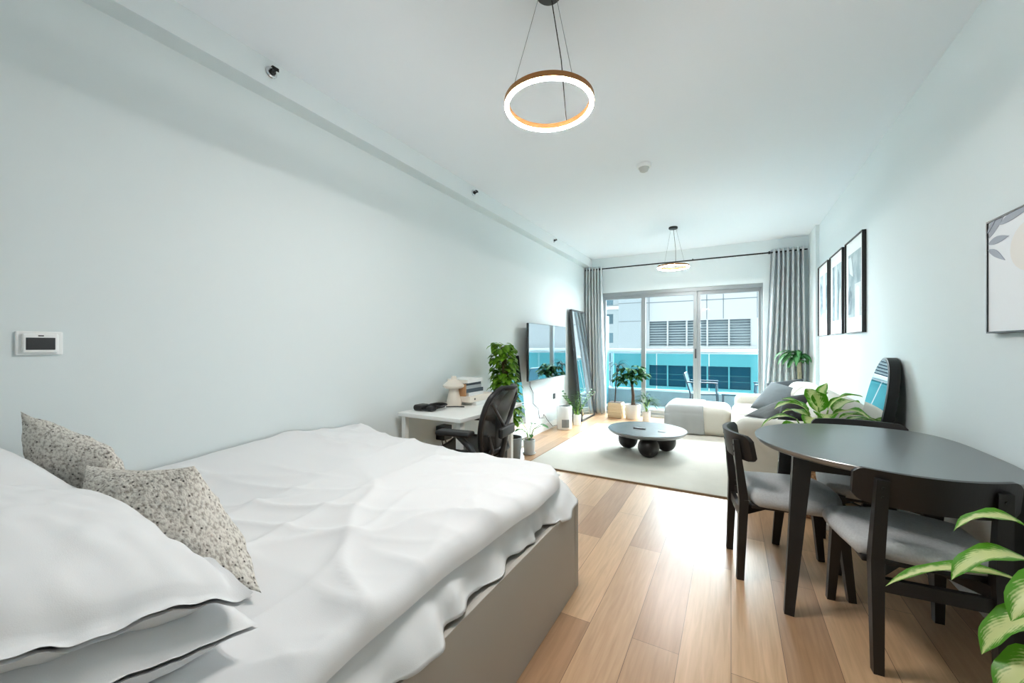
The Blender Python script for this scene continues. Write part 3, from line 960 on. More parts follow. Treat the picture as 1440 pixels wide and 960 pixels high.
t = thing('canvas_picture', 'large pale botanical canvas in a thin black frame on the right wall', 'picture', (XR, 2.2, 1.3))
y0, y1, z0, z1 = 1.74, 2.562, 1.305, 1.80
f_ = MB(); d = .035; b = .007
f_.box((XR - d, y0, z0), (XR, y0 + b, z1)).box((XR - d, y1 - b, z0), (XR, y1, z1)).box((XR - d, y0 + b, z0), (XR, y1 - b, z0 + b)).box((XR - d, y0 + b, z1 - b), (XR, y1 - b, z1))
f_.build('frame', M['black_metal'], t, smooth=False, world=True)
cv = MB().box((XR - .030, y0 + b, z0 + b), (XR - .006, y1 - b, z1 - b)).build('canvas', M['canvas'], t, smooth=False, world=True)
def flat_leaf(a, c, ang, L, wd, mm, k):
    pts = []
    n = 12
    for i in range(n + 1): 
        s_ = i / n; pts.append((s_ * L, wd * sin(pi * s_ ** .8)))
    for i in range(n - 1, 0, -1):
        s_ = i / n; pts.append((s_ * L, -wd * .55 * sin(pi * s_ ** .8)))
    ca, sa = cos(ang), sin(ang)
    pp = [V((XR - .0301, min(y1 - b, a - (p * ca - q * sa)), max(z0 + b, min(z1 - b, c + p * sa + q * ca)))) for p, q in pts]
    prism_world(pp, (-.0006 * k, 0, 0)).build('painted_leaf', M[mm], cv, smooth=False, world=True)
n_ = 24
pp = [V((XR - .0301, 2.27 + .13 * cos(2 * pi * i / n_), 1.64 + .10 * sin(2 * pi * i / n_))) for i in range(n_)]
prism_world(pp, (-.0004, 0, 0)).build('painted_shape', M['canvas_blush'], cv, smooth=False, world=True)
for k, (a, c, ang, L, wd) in enumerate([(2.555, 1.725, .62, .20, .026), (2.555, 1.70, .02, .15, .020), (2.555, 1.675, -.50, .14, .018), (2.47, 1.765, .12, .24, .022), (2.555, 1.75, .75, .12, .014)]):
    flat_leaf(a, c, ang, L, wd, 'canvas_leaf', k + 2)

# ------------------------------------------------------------------ dining set
t = thing('dining_table', 'round black dining table standing against the right wall', 'dining table', (.66, 2.55, 0))
cx, cy, R = .665, 2.58, .548
out_ = []
for i in range(120):
    a = 2 * pi * i / 120
    c, s_ = cos(a), sin(a)
    if c <= 0: out_.append((cx + R * c, cy + R * s_))
    else:
        e = 3.2; ax_ = .352
        rr = (abs(c / ax_) ** e + abs(s_ / R) ** e) ** (-1 / e) if abs(c) > .001 else R
        k = min(1, c * 3)
        r2 = R * (1 - k) + rr * k if rr < R else R
        out_.append((cx + min(r2 * c, ax_ - .0), cy + r2 * s_))
def tabletop():
    m = MB(); n = len(out_)
    prof = [(.965, .730), (.985, .736), (.998, .748), (1.0, .757), (.996, .760)]
    def P(i, k, z): return V((cx + (out_[i][0] - cx) * k, cy + (out_[i][1] - cy) * k, z))
    vs = [P(i, k, z) for k, z in prof for i in range(n)]
    fs = [tuple(reversed(range(n))), tuple((len(prof) - 1) * n + i for i in range(n))]
    for r_ in range(len(prof) - 1):
        for i in range(n):
            fs.append((r_ * n + i, r_ * n + (i + 1) % n, (r_ + 1) * n + (i + 1) % n, (r_ + 1) * n + i))
    return m.add(vs, fs)
tabletop().build('tabletop', M['black_top'], t, world=True)
for sx, sy, (fx, fy) in ((-1, -1, (.235, 2.225)), (-1, 1, (.245, 2.975)), (1, -1, (.955, 2.225)), (1, 1, (.955, 2.975))):
    ix = .06 if sx < 0 else .0
    MB().bar((fx - sx * ix, fy - sy * .07, .735), (fx, fy, 0), .075, .06, .038, .036, ref=(0, 1, 0)).build('leg', M['black_wood'], t, smooth=False, world=True)
ap = MB()
ap.box((.32, 2.275, .665), (.93, 2.30, .732)).box((.32, 2.895, .665), (.93, 2.92, .732)).box((.30, 2.32, .665), (.325, 2.88, .732)).box((.92, 2.32, .665), (.945, 2.88, .732))
ap.build('apron', M['black_wood'], t, smooth=False, world=True)

def dining_chair():
    t = thing('dining_chair', 'x', 'chair')
    W = M['black_wood']
    for s_ in (-1, 1):
        # rear leg carries on up to the backrest
        m = MB()
        m.bar((s_ * .168, -.238, 0), (s_ * .168, -.222, .43), .032, .034, .042, .044)
        m.bar((s_ * .168, -.222, .43), (s_ * .160, -.257, .745), .042, .044, .038, .026)
        lg = m.build('leg', W, t, smooth=False)
        for z in (.715, .68):
            yy = -.222 - (z - .43) * .111 - .015
            MB().lathe([(0, 0), (.005, 0), (.005, .004), (0, .004)], (s_ * .161, yy, z), 10, Matrix.Rotation(pi / 2, 4, 'X')).build('screw_cap', M['black_plastic'], lg)
        m = MB()
        m.bar((s_ * .195, .235, 0), (s_ * .178, .195, .425), .032, .032, .046, .046)
        m.build('leg', W, t, smooth=False)
    MB().bar((-.165, -.222, .335), (.165, -.222, .335), .024, .05, ref=(0, 0, 1)).build('stretcher', W, t, smooth=False)
    MB().bar((-.17, -.22, .375), (.165, .19, .40), .028, .045, ref=(0, 0, 1)).build('stretcher', W, t, smooth=False)
    MB().bar((.17, -.22, .375), (-.165, .19, .40), .028, .045, ref=(0, 0, 1)).build('stretcher', W, t, smooth=False)
    # seat pad: rounded, wider at the front, crowned
    def warp(p):
        k = (p.y + .22) / .46
        p = V((p.x * (.88 + .12 * min(1, max(0, k * 1.5))), p.y, p.z))
        q = (p.x / .25) ** 2
        if p.y > .1: p.y -= .07 * q * (p.y - .1) / .15
        if p.y < -.05: p.y += .06 * q * (-.05 - p.y) / .16
        p.z -= .012 * q
        return p
    MB().rbox((-.245, -.215, .415), (.245, .238, .485), .034, 8, 4, (.004, .004, .012), warp=warp).build('seat', M['seat_grey'], t, angle=180)
    MB().rbox((-.20, -.19, .395), (.20, .20, .418), .006, 1).build('seat_frame', W, t)
    # backrest: curved board wrapping towards the sitter
    def board(u, v, side):
        x = -.232 + .464 * u
        q = 2 * u - 1
        curve = .085 * q * q
        e = max(0, abs(q) - .86) / .14
        hh = .068 - .024 * e ** 2.2
        z = .708 + (2 * v - 1) * hh  
        y = -.275 + curve - (z - .715) * .18
        return V((x, y + (.011 if side else -.011), z))
    m = MB()
    nU, nV = 36, 10
    m.grid(lambda u, v: board(u, v, True), nU, nV)
    m.grid(lambda u, v: board(u, v, False), nU, nV, flip=True)
    for vv in (0, 1):
        m.grid(lambda u, v: board(u, vv, v > .5), nU, 1)
    for uu in (0, 1):
        m.grid(lambda u, v: board(uu, u, v > .5), nV, 1)
    m.build('backrest', W, t, angle=50)
    return t
ch = dining_chair()
g = 'chairs around the dining table'
ch['group'] = g
ch['label'] = 'black dining chair in front of the table, its curved back turned to the viewer'
ch.location = (.64, 2.24, 0); ch.rotation_euler = (0, 0, radians(4))
dup(ch, (.252, 2.635, 0), -pi / 2 + .15, 'black dining chair at the bed side of the table, back towards the bed', g)
dup(ch, (.695, 2.985, 0), pi + radians(2), 'black dining chair behind the table before the sofa, mostly hidden by the tabletop', g)

# ------------------------------------------------------------------ desk and what stands on it
t = thing('desk', 'white desk with square legs standing along the left wall', 'desk', (-2.0, 2.75, 0))
DZ = .715
MB().rbox((-2.345, 2.30, DZ - .032), (-1.715, 3.26, DZ), .004, 1).build('desktop', M['white_desk'], t, world=True)
for x in (-2.30, -1.755):
    for y in (2.34, 3.10):
        MB().box((x - .02, y - .02, 0), (x + .02, y + .02, DZ - .032)).build('leg', M['white_desk'], t, smooth=False, world=True)

def cable_pile():
    m = MB()
    for k in range(5):
        pts = []
        for i in range(26):
            a = 2 * pi * i / 25
            pts.append((-2.20 + .07 * cos(a) + .012 * sin(3 * a + k) + .012 * k, 2.555 + (.125 - .012 * k) * sin(a) + .01 * cos(2 * a + k), DZ + .008 + .006 * k + .006 * (1 + sin(2 * a + k))))
        m.tube(pts, .0055, 8)
    m.tube([(-2.14, 2.66, DZ + .01), (-2.08, 2.74, DZ + .006), (-2.02, 2.76, DZ + .006)], .005, 8)
    return m
t = thing('headphones', 'black headphones and cable lying in a heap on the desk', 'headphones', (-2.2, 2.55, DZ))
cable_pile().build('cable', M['black_plastic'], t, world=True)
MB().rbox((-2.29, 2.41, DZ + .002), (-2.20, 2.53, DZ + .05), .02, 2).build('ear_cup', M['black_plastic'], t, world=True)
MB().rbox((-2.17, 2.43, DZ + .002), (-2.10, 2.50, DZ + .042), .018, 2).build('ear_cup', M['black_plastic'], t, world=True)

t = thing('mushroom_lamp', 'cream mushroom shaped table lamp on the desk', 'lamp', (-2.165, 2.80, DZ))
MB().lathe([(0, 0), (.070, 0), (.072, .006), (.060, .06), (.048, .12), (.042, .15), (.040, .165), (0, .165)], n=36).build('base', M['cream_ceramic'], t)
MB().lathe([(.030, .150), (.070, .155), (.096, .170), (.098, .184), (.080, .202), (.046, .226), (.026, .234), (.022, .262), (.018, .264), (0, .264)], n=40).build('shade', M['cream_ceramic'], t)

def book(x0, y0, z0, dx, dy, h, cover, label, rz=0, name='book', tabs=False):
    t = thing(name, label, 'book' if name == 'book' else 'box', (x0, y0, z0), rz, 'books stacked on the desk')
    if name == 'book':
        MB().box((-dx / 2, -dy / 2, 0), (dx / 2, dy / 2, .003)).box((-dx / 2, -dy / 2, h - .003), (dx / 2, dy / 2, h)).box((dx / 2 - .003, -dy / 2, .003), (dx / 2, dy / 2, h - .003)).build('cover', M[cover], t, smooth=False)
        MB().box((-dx / 2 + .004, -dy / 2 + .004, .003), (dx / 2 - .003, dy / 2 - .004, h - .003)).build('pages', M['paper'], t, smooth=False)
    else:
        MB().rbox((-dx / 2, -dy / 2, 0), (dx / 2, dy / 2, h), .003, 1).build('body', M[cover], t)
        if tabs:
            for yy in (-dy * .32, dy * .32):
                MB().lathe([(0, 0), (.009, 0), (.009, .003), (0, .003)], (dx / 2, yy, h / 2), 12, Matrix.Rotation(pi / 2, 4, 'Y')).build('finger_ring', M['black_plastic'], t)
    return t
z = DZ
book(-2.10, 3.08, z, .22, .36, .030, 'book_white', 'white flat folder at the bottom of the desk stack', name='binder'); z += .030
book(-2.13, 3.04, z, .24, .42, .052, 'cream_ceramic', 'cream box file with two black rings, second from the bottom of the stack', name='binder', tabs=True); z += .052
book(-2.15, 2.98, z, .20, .26, .030, 'book_white', 'pale book lying on the cream box file', .06); z += .030
book(-2.15, 2.98, z, .19, .25, .034, 'book_dark', 'dark blue book third from the top of the stack', -.05); z += .034
book(-2.16, 2.97, z, .19, .25, .030, 'book_grey', 'grey book lying between the two dark blue books', .03); z += .030
book(-2.16, 2.97, z, .18, .24, .026, 'book_dark', 'dark blue book second from the top of the stack', -.04); z += .026
book(-2.15, 2.95, z, .22, .27, .034, 'book_white', 'white book on top of the desk stack', .08)
tag(MB().rbox((-2.16, 2.795 + .035, DZ + .083), (-2.06, 2.845, DZ + .195), .002, 1).build('kraft_box', M['book_brown']), 'brown cardboard box standing against the book stack on the desk', 'box')

t = thing('glass_vase', 'small wiry plant cutting behind the book stack on the desk', 'plant', (-2.27, 3.22, DZ))
MB().lathe([(0, 0), (.03, 0), (.034, .05), (.026, .09), (.022, .10)], n=20).build('vase', M['grey_pot'], t)
m = MB()
for k in range(5): m.leaf((0, 0, .09), (cos(k * 1.3) * .5, sin(k * 1.3) * .5, 1), .13, .02, .7)
m.build('foliage', M['leaf_dark'], t)

t = thing('power_adapter', 'black charger block plugged into the wall under the desk', 'charger', (XL, 2.89, .44))
MB().rbox((0, -.06, -.065), (.10, .06, .065), .008, 1).build('body', M['black_plastic'], t)
MB().box((.1001, -.015, .03), (.1008, .015, .037)).build('emblem', M['chrome'], t, smooth=False)
for k, y in enumerate((-.03, .02)):
    MB().tube([(.05, y, -.06), (.06, y + .01, -.16), (.03, y + .05, -.27), (.02, y + .06, -.42)], .005, 8).build('cable', M['black_plastic'], t)

# ------------------------------------------------------------------ office chair (faces the desk)
def office_chair():
    t = thing('office_chair', 'black mesh office chair with armrests pulled up to the desk', 'office chair', (-1.755, 2.47, 0), pi / 2 + .14)
    K = M['black_plastic']; G = M['grey_plastic']
    for k in range(5):
        a = 2 * pi * k / 5 + .3
        lg = MB().bar((.03 * cos(a), .03 * sin(a), .115), (.30 * cos(a), .30 * sin(a), .085), .05, .045, .03, .028, ref=(0, 0, 1)).build('base_leg', K, t, smooth=False)
        cs = MB()
        for o_ in (-.016, .016):
            cs.lathe([(0, -.009), (.028, -.009), (.03, 0), (.028, .009), (0, .009)], (.31 * cos(a) - o_ * sin(a), .31 * sin(a) + o_ * cos(a), .031), 16, Matrix.Rotation(a, 4, 'Z') @ Matrix.Rotation(pi / 2, 4, 'X'))
        cs.build('caster', K, lg)
    MB().tube([(0, 0, .09), (0, 0, .24)], .028, 16).tube([(0, 0, .24), (0, 0, .36)], .018, 16).build('gas_lift', G, t)
    MB().rbox((-.09, -.17, .335), (.09, .13, .405), .02, 2).build('tilt_mechanism', K, t)
    def seat(u, v):
        x = -.25 + .5 * u; y = -.20 + .45 * v
        q = (2 * u - 1)
        return V((x * (1 - .08 * (1 - v)), y, .455 + .03 * q * q - .04 * max(0, v - .75) ** 2 * 16 * .25 + .012 * sin(v * pi)))
    m = MB(); m.grid(seat, 16, 14)
    solidify(m.build('seat', M['pellicle'], t), .012)
    loop = [seat(u, 0) for u in [i / 10 for i in range(11)]] + [seat(1, v) for v in [i / 10 for i in range(1, 11)]] + [seat(1 - i / 10, 1) for i in range(1, 11)] + [seat(0, 1 - i / 10) for i in range(1, 10)]
    MB().tube(loop, .017, 10, closed=True).build('seat_frame', K, t)
    # backrest outline, wide at the shoulders, drawn in at the waist
    prof = [(.0, .150), (.12, .195), (.3, .225), (.55, .252), (.75, .262), (.88, .245), (.96, .19), (1.0, .11)]
    def width(s_):
        for (a, wa), (b, wb) in zip(prof, prof[1:]):
            if a <= s_ <= b: return wa + (wb - wa) * (s_ - a) / (b - a)
        return prof[-1][1]
    def back(q, s_):
        z = .47 + .475 * s_
        y = -.235 - .13 * s_ + .03 * sin(pi * s_) + .055 * q * q
        return V((width(s_) * q, y, z))
    m = MB(); m.grid(lambda u, v: back(2 * u - 1, v), 16, 20)
    solidify(m.build('backrest', M['pellicle'], t), .006)
    loop = [back(1, i / 16) for i in range(17)] + [back(1 - i / 4, 1) for i in range(1, 8)] + [back(-1, 1 - i / 16) for i in range(0, 17)] + [back(-1 + i / 4, 0) for i in range(1, 8)]
    MB().tube(loop, .019, 10, closed=True).build('back_frame', K, t)
    off = V((0, -.035, 0))
    sp = MB()
    sp.tube([V((0, -.14, .36)), V((0, -.26, .42)), back(0, .15) + off * 1.4, back(0, .36) + off], [.026, .024, .02, .016], 10)
    for s_ in (-1, 1):
        sp.tube([back(0, .36) + off, back(s_ * .4, .52) + off, back(s_ * .93, .80) + off * .6], [.016, .013, .010], 10)
        sp.tube([V((s_ * .10, -.17, .38)), back(s_ * .72, .06) + off, back(s_ * .80, .30) + off * .9], [.018, .015, .010], 10)
    sp.build('spine', G, t)
    MB().rbox((-.13, -.325, .585), (.13, -.29, .66), .015, 2).build('lumbar_pad', K, t)
    for s_ in (-1, 1):
        m = MB()
        m.tube([(s_ * .12, -.16, .38), (s_ * .27, -.20, .43), (s_ * .30, -.16, .55), (s_ * .295, -.06, .625)], [.022, .024, .022, .02], 10)
        ar = m.build('arm_support', G, t)
        MB().rbox((s_ * .295 - .05, -.17, .625), (s_ * .295 + .05, .10, .660), .016, 3).build('arm_pad', K, ar)
    return t
office_chair()

# ------------------------------------------------------------------ potted plants
def pot_round(t, r0, r1, h, m, wall=.012, soil=.9, saucer=False):
    MB().lathe([(0, 0), (r0 * .95, 0), (r0, .006), (r1, h - .004), (r1 - .002, h), (r1 - wall, h), (r1 - wall - .002, h * soil - .02)], n=36).build('pot', m, t, angle=50)
    MB().lathe([(0, h * soil), (r1 - wall - .001, h * soil - .004)], n=24).build('soil', M['soil'], t)
    if saucer:
        MB().lathe([(0, -.001), (r0 + .012, -.001), (r0 + .02, .012), (r0 + .012, .012), (r0 + .006, .004)], n=30).build('saucer', m, t)

# climbing plant on a moss pole behind the desk
t = thing('climbing_plant', 'tall bright green climbing plant on a pole in a grey pot beside the desk', 'plant', (-2.13, 3.78, 0))
pot_round(t, .105, .125, .24, M['grey_pot'])
MB().tube([(0, 0, .2), (0, -.09, .7), (0, -.17, 1.24)], .03, 12).build('moss_pole', M['moss'], t)
m = MB(); st = MB()
rnd = random.Random(3)
for k in range(430):
    f = rnd.random()
    z = .42 + .86 * f
    a = rnd.random() * 2 * pi
    rr = .03 + (.105 - .04 * f) * rnd.random() ** .7
    c = V((0, -.17 * z / 1.24, z))
    d = V((cos(a), sin(a), rnd.uniform(-.2, .5)))
    p = c + V((cos(a), sin(a), 0)) * rr + V((0, -.03 * (1 - f), 0))
    sc_ = rnd.uniform(.08, .115)
    m.leaf(p, d, sc_, sc_ * .78, 1.7, .2, 5, .36)
    if k % 4 == 0: st.tube([c, (c + p) / 2 + V((0, 0, .02)), p], .0025, 5)
m.build('foliage', M['leaf_pothos'], t); st.build('stem', M['green_stem'], t)

t = thing('potted_plant', 'little round leaved plant in a pale grey pot with saucer, by the frameless mirror', 'plant', (-2.04, 4.05, .002))
pot_round(t, .058, .070, .165, M['pale_pot'], .008, .92, True)
m = MB(); st = MB()
for a, L, z, w_ in ((.5, .12, .33, .075), (2.8, .10, .32, .08), (1.6, .07, .33, .07), (4.2, .10, .29, .06), (5.3, .13, .25, .05), (-.1, .16, .34, .07), (3.4, .06, .27, .05)):
    e = V((cos(a) * L, sin(a) * L, z)); st.tube([(0, 0, .14), (cos(a) * L * .4, sin(a) * L * .4, z * .85), e], .003, 6)
    m.leaf(e, (cos(a), sin(a), .15), .10, w_, .9, .2, 6, .45)
m.build('foliage', M['leaf_rubber'], t); st.build('stem', M['green_stem'], t)

t = thing('air_purifier', 'white cylindrical air purifier on the floor below the television', 'air purifier', (-2.19, 5.53, 0))
MB().lathe([(0, 0), (.105, 0), (.112, .008), (.112, .335), (.104, .348), (.095, .348), (.092, .342), (0, .342)], n=40).build('body', M['white_plastic'], t, angle=50)
MB().grid(lambda u, v: V((.1135 * cos(-1.55 + 1.0 * u), .1135 * sin(-1.55 + 1.0 * u), .035 + .12 * v)), 10, 2).build('intake_grille', M['grey_pot'], t)
MB().lathe([(.092, .343), (.08, .345), (.02, .345), (0, .345)], n=30).build('vent_grille', M['grey_plastic'], t)
MB().tube([(-.11, -.02, .05), (-.15, -.10, .04), (-.19, -.22, .16), (-.195, -.29, .23)], .004, 6).build('power_cord', M['grey_plastic'], t)

def zz(t, n, h, lean, mat_, seed, lw=.035):
    rnd = random.Random(seed)
    m = MB(); st = MB()
    for k in range(n):
        a = 2 * pi * k / n + rnd.uniform(-.3, .3)
        l = h * rnd.uniform(.75, 1.05)
        d = V((cos(a) * lean, sin(a) * lean, 1)).normalized()
        pts = []; p = V((cos(a) * .015, sin(a) * .015, .14)); hd = d.copy()
        for i in range(9):
            pts.append(V(p)); p = p + hd * l / 8; hd = (hd + V((cos(a), sin(a), -.3)) * .05).normalized()
        st.tube(pts, [.006 - .0005 * i for i in range(9)], 6)
        for i in range(2, 9):
            t_ = hd
            sd = V((-sin(a), cos(a), 0))
            for s_ in (-1, 1):
                m.leaf(pts[i], sd * s_ + V((cos(a) * .4, sin(a) * .4, .5)), .075, lw, .5, .2, 4)
    m.build('foliage', mat_, t); st.build('stem', M['green_stem'], t)
t = thing('potted_plant', 'dark feathery plant in a small white pot between air purifier and tall mirror', 'plant', (-2.12, 5.89, 0))
pot_round(t, .055, .062, .17, M['white_pot'], .008)
zz(t, 9, .46, .42, M['leaf_zz'], 5)

# by the window
t = thing('dracaena_plant', 'thin dark leaved dracaena in a sand coloured square pot next to the curtain', 'plant', (-1.76, 6.88, 0))
m = MB()
m.rbox((-.12, -.12, 0), (.12, .12, .262), .02, 1)
for k in range(4): m.rbox((-.124, -.124, .04 + k * .057), (.124, .124, .058 + k * .057), .02, 1)
m.build('pot', M['stone_pot'], t)
MB().box((-.105, -.105, .262), (.105, .105, .266)).build('soil', M['soil'], t, smooth=False)
MB().tube([(-.02, 0, .26), (.0, 0, .6), (.035, 0, .88)], [.012, .010, .009], 8).build('trunk', M['trunk'], t)
m = MB(); rnd = random.Random(11)
for k in range(26):
    a = rnd.random() * 2 * pi; m.leaf((.03, 0, rnd.uniform(.80, .93)), (cos(a), sin(a), rnd.uniform(.3, 1.6)), rnd.uniform(.2, .30), .022, 2.4, .3, 7, .4)
m.build('foliage', M['leaf_dark'], t)

t = thing('money_tree', 'bushy dark green money tree in a white pot before the window', 'plant', (-1.475, 6.885, 0))
pot_round(t, .118, .128, .245, M['white_pot'])
MB().tube([(0, 0, .2), (.01, 0, .4), (-.02, 0, .62)], [.034, .026, .022], 10).tube([(.025, .01, .2), (-.005, .02, .42), (-.01, .01, .62)], [.026, .022, .018], 10).build('trunk', M['trunk'], t)
m = MB(); st = MB(); rnd = random.Random(21)
for k in range(22):
    a = rnd.random() * 2 * pi; ele = rnd.uniform(-.25, 1.3)
    L = rnd.uniform(.14, .30)
    c = V((-.02, 0, .66)); e = c + V((cos(a) * cos(ele) * L, sin(a) * cos(ele) * L * .35, sin(ele) * L * .95))
    e.y = max(-.10, min(.06, e.y))
    st.tube([c, (c + e) / 2 + V((0, 0, .03)), e], .004, 6)
    for j in range(6):
        b = 2 * pi * j / 6 + rnd.random()
        m.leaf(e, (cos(b), sin(b) * .7, rnd.uniform(-.1, .5)), rnd.uniform(.13, .19), .065, 1.5, .15, 6, .5)
m.build('foliage', M['leaf_money'], t); st.build('stem', M['green_stem'], t)

t = thing('potted_palm', 'small thin leaved palm in a little white pot before the window', 'plant', (-1.225, 6.75, 0))
pot_round(t, .060, .066, .165, M['white_pot'], .008)
m = MB(); st = MB(); rnd = random.Random(31)
for k in range(9):
    a = 2 * pi * k / 9; L = rnd.uniform(.10, .24)
    e = V((cos(a) * .06, sin(a) * .06, .17 + L)); st.tube([(0, 0, .14), (cos(a) * .02, sin(a) * .02, .14 + L * .6), e], .004, 6)
    for j in range(7):
        b = a + rnd.uniform(-1.2, 1.2); m.leaf(e, (cos(b), sin(b) * .6, rnd.uniform(.2, 1.0)), rnd.uniform(.15, .24), .020, 1.7, .3, 6)
m.build('foliage', M['leaf_small'], t); st.build('stem', M['green_stem'], t)

t = thing('corn_plant', 'broad leaved green corn plant behind the sofa in front of the curtain', 'plant', (.845, 6.87, 0))
pot_round(t, .10, .115, .26, M['white_pot'])
MB().tube([(0, 0, .2), (.01, 0, .6), (0, -.02, 1.1)], [.03, .027, .026], 10).build('trunk', M['cane'], t)
m = MB(); rnd = random.Random(41)
for k in range(38):
    a = rnd.random() * 2 * pi
    dx, dy = cos(a), sin(a) * .55
    el = rnd.uniform(.3, 1.9)
    L = rnd.uniform(.26, .42)
    if dx > .3: L *= .62
    if dy > 0: L *= .55
    if el > 1.2: L *= .8
    m.leaf((0, -.02, rnd.uniform(.98, 1.12)), (dx, dy - .15, el), L, .075, 2.6, .25, 9, .45, wav=.12)
m.build('foliage', M['leaf_palm'], t)

# variegated plant in the basket between sofa and dining table
def dief(t, c, specs, W=.11):
    m = MB(); st = MB()
    for (ex, ey, ez, dx, dy, dz, L, w_, dr) in specs:
        e = V((ex, ey, ez)); c0 = V(c)
        mid = (c0 + e) / 2 + V((0, 0, .05))
        st.tube([c0, mid, e], [.011, .008, .005], 8)
        m.leaf(e, (dx, dy, dz), L, w_, dr, .22, 12, .42, wav=.10)
    m.build('foliage', M['leaf_dief'], t); st.build('stem', M['green_stem'], t)
t = thing('variegated_plant', 'variegated leafy plant in a woven basket between the dining table and the sofa', 'plant', (.56, 3.63, 0))
MB().lathe([(0, 0), (.13, 0), (.145, .01), (.155, .20), (.150, .36), (.142, .375), (.135, .36)], n=40).build('basket', M['basket'], t, angle=60)
MB().lathe([(0, .335), (.138, .33)], n=24).build('soil', M['soil'], t)
hn = MB().tube([(-.155, -.02, .30), (-.19, -.05, .33), (-.20, -.05, .27), (-.19, -.03, .21), (-.158, -.02, .22)], .007, 8)
hn.build('handle', M['white_plastic'], t)
rnd = random.Random(52)
sp_ = [(-.13, -.02, .70, -1, 0, .35, .27, .11, 1.7), (-.06, -.02, .76, -.9, -.2, 1.0, .25, .15, 1.9), (.00, -.02, .76, -.2, -.3, 1.3, .24, .15, 1.7), (.06, 0, .78, .5, -.2, 1.2, .25, .15, 1.9), (.12, 0, .72, 1, 0, .7, .28, .13, 1.8),
       (.04, -.06, .70, .3, -1, .7, .22, .14, 1.8), (.14, -.03, .66, 1, -.3, .45, .28, .11, 1.9), (-.10, -.06, .66, -.7, -.7, .4, .23, .13, 1.8), (.02, .06, .76, .1, .8, .9, .22, .13, 1.6), (-.02, -.08, .66, -.2, -1, .5, .2, .14, 1.7),
       (.16, .02, .70, 1, .2, .7, .26, .10, 2.0), (-.05, .04, .70, -.6, .5, .7, .22, .12, 1.6), (.08, -.10, .64, .6, -.9, .3, .2, .12, 1.7), (0, -.03, .80, .15, -.2, 1.5, .20, .12, 1.4), (-.04, .02, .72, -.6, .1, 1.3, .24, .13, 1.8),
       (.08, -.05, .74, .7, -.5, 1.0, .24, .14, 1.9), (.03, -.07, .72, -.1, -.9, 1.0, .22, .14, 2.0), (.17, -.05, .70, 1, -.4, .8, .22, .12, 2.1), (.10, .04, .76, .6, .3, 1.1, .22, .13, 1.8), (-.02, -.10, .70, -.4, -.8, .9, .2, .13, 2.0), (.14, -.08, .66, .8, -.6, .6, .22, .12, 1.9)]
dief(t, (0, 0, .33), sp_)

# nearest plant at the edge of the table side
t = thing('variegated_plant', 'variegated leafy plant right beside the viewer, in front of the dining chairs', 'plant', (.80, 1.50, 0))
pot_round(t, .12, .15, .30, M['white_pot'])
dief(t, (0, 0, .27), [(-.14, .02, .64, -1, .03, .26, .30, .06, 1.35), (-.13, .0, .70, -.9, -.1, .45, .20, .085, 2.2), (-.10, -.08, .70, -.85, -.5, .3, .20, .09, 1.8), (-.12, -.06, .60, -1, -.2, .15, .20, .085, 2.2),
    (-.12, -.10, .52, -.9, -.3, .1, .18, .10, 1.6), (-.06, -.14, .55, -.6, -.8, .2, .2, .1, 1.6), (.06, -.05, .80, .2, -.4, 1.2, .22, .1, 1.4), (.04, .06, .75, .4, .7, .8, .2, .1, 1.4), (-.13, .03, .78, -.8, .2, .5, .16, .08, 2.2), (.10, -.1, .62, .7, -.7, .3, .2, .1, 1.5)])

# power strip with a cable on the floor
t = thing('power_strip', 'white power strip with a thin cable on the floor behind the dining chairs', 'power strip', (.60, 3.38, 0))
MB().rbox((-.05, -.03, 0), (.22, .03, .04), .006, 1).build('body', M['white_plastic'], t)
MB().tube([(.22, 0, .02), (.30, .10, .008), (.26, .28, .008), (.34, .40, .008), (.38, .30, .008), (.42, .22, .03)], .005, 8).build('cable', M['white_plastic'], t)

# ------------------------------------------------------------------ balcony and beyond
struct('floor_balcony', MB().box((-2.5, 7.32, -.14), (1.6, 8.80, -.01)), M['concrete_top'])
struct('wall_balcony', MB().box((-2.5, 7.32, -.1), (-2.36, 8.62, 1.9)).box((-2.5, 7.32, 1.9), (-2.36, 8.2, 2.9)), M['cyan_wall'])
struct('wall_parapet', MB().box((-2.5, 8.62, -.1), (1.6, 8.78, .30)), M['concrete'])
struct('trim_3', MB().box((-2.5, 8.60, .30), (1.6, 8.80, .335)), M['concrete_top'])
t = thing('balustrade', 'teal glass balcony balustrade with a white handrail', 'balustrade', (-.4, 8.70, .335))
x = -2.36
while x < 1.5:
    MB().box((x + .008, 8.693, .335), (x + .98, 8.707, 1.12)).build('glass_panel', M['teal_glass'], t, smooth=False, world=True); x += .99
MB().rbox((-2.38, 8.655, 1.12), (1.6, 8.745, 1.185), .01, 1).build('handrail', M['concrete_top'], t, world=True)
MB().box((-2.38, 8.68, 1.085), (1.6, 8.72, 1.12)).build('glazing_channel', M['alu'], t, smooth=False, world=True)
MB().box((-2.33, 8.66, .335), (-2.28, 8.74, 1.12)).build('post', M['facade_grey'], t, smooth=False, world=True)

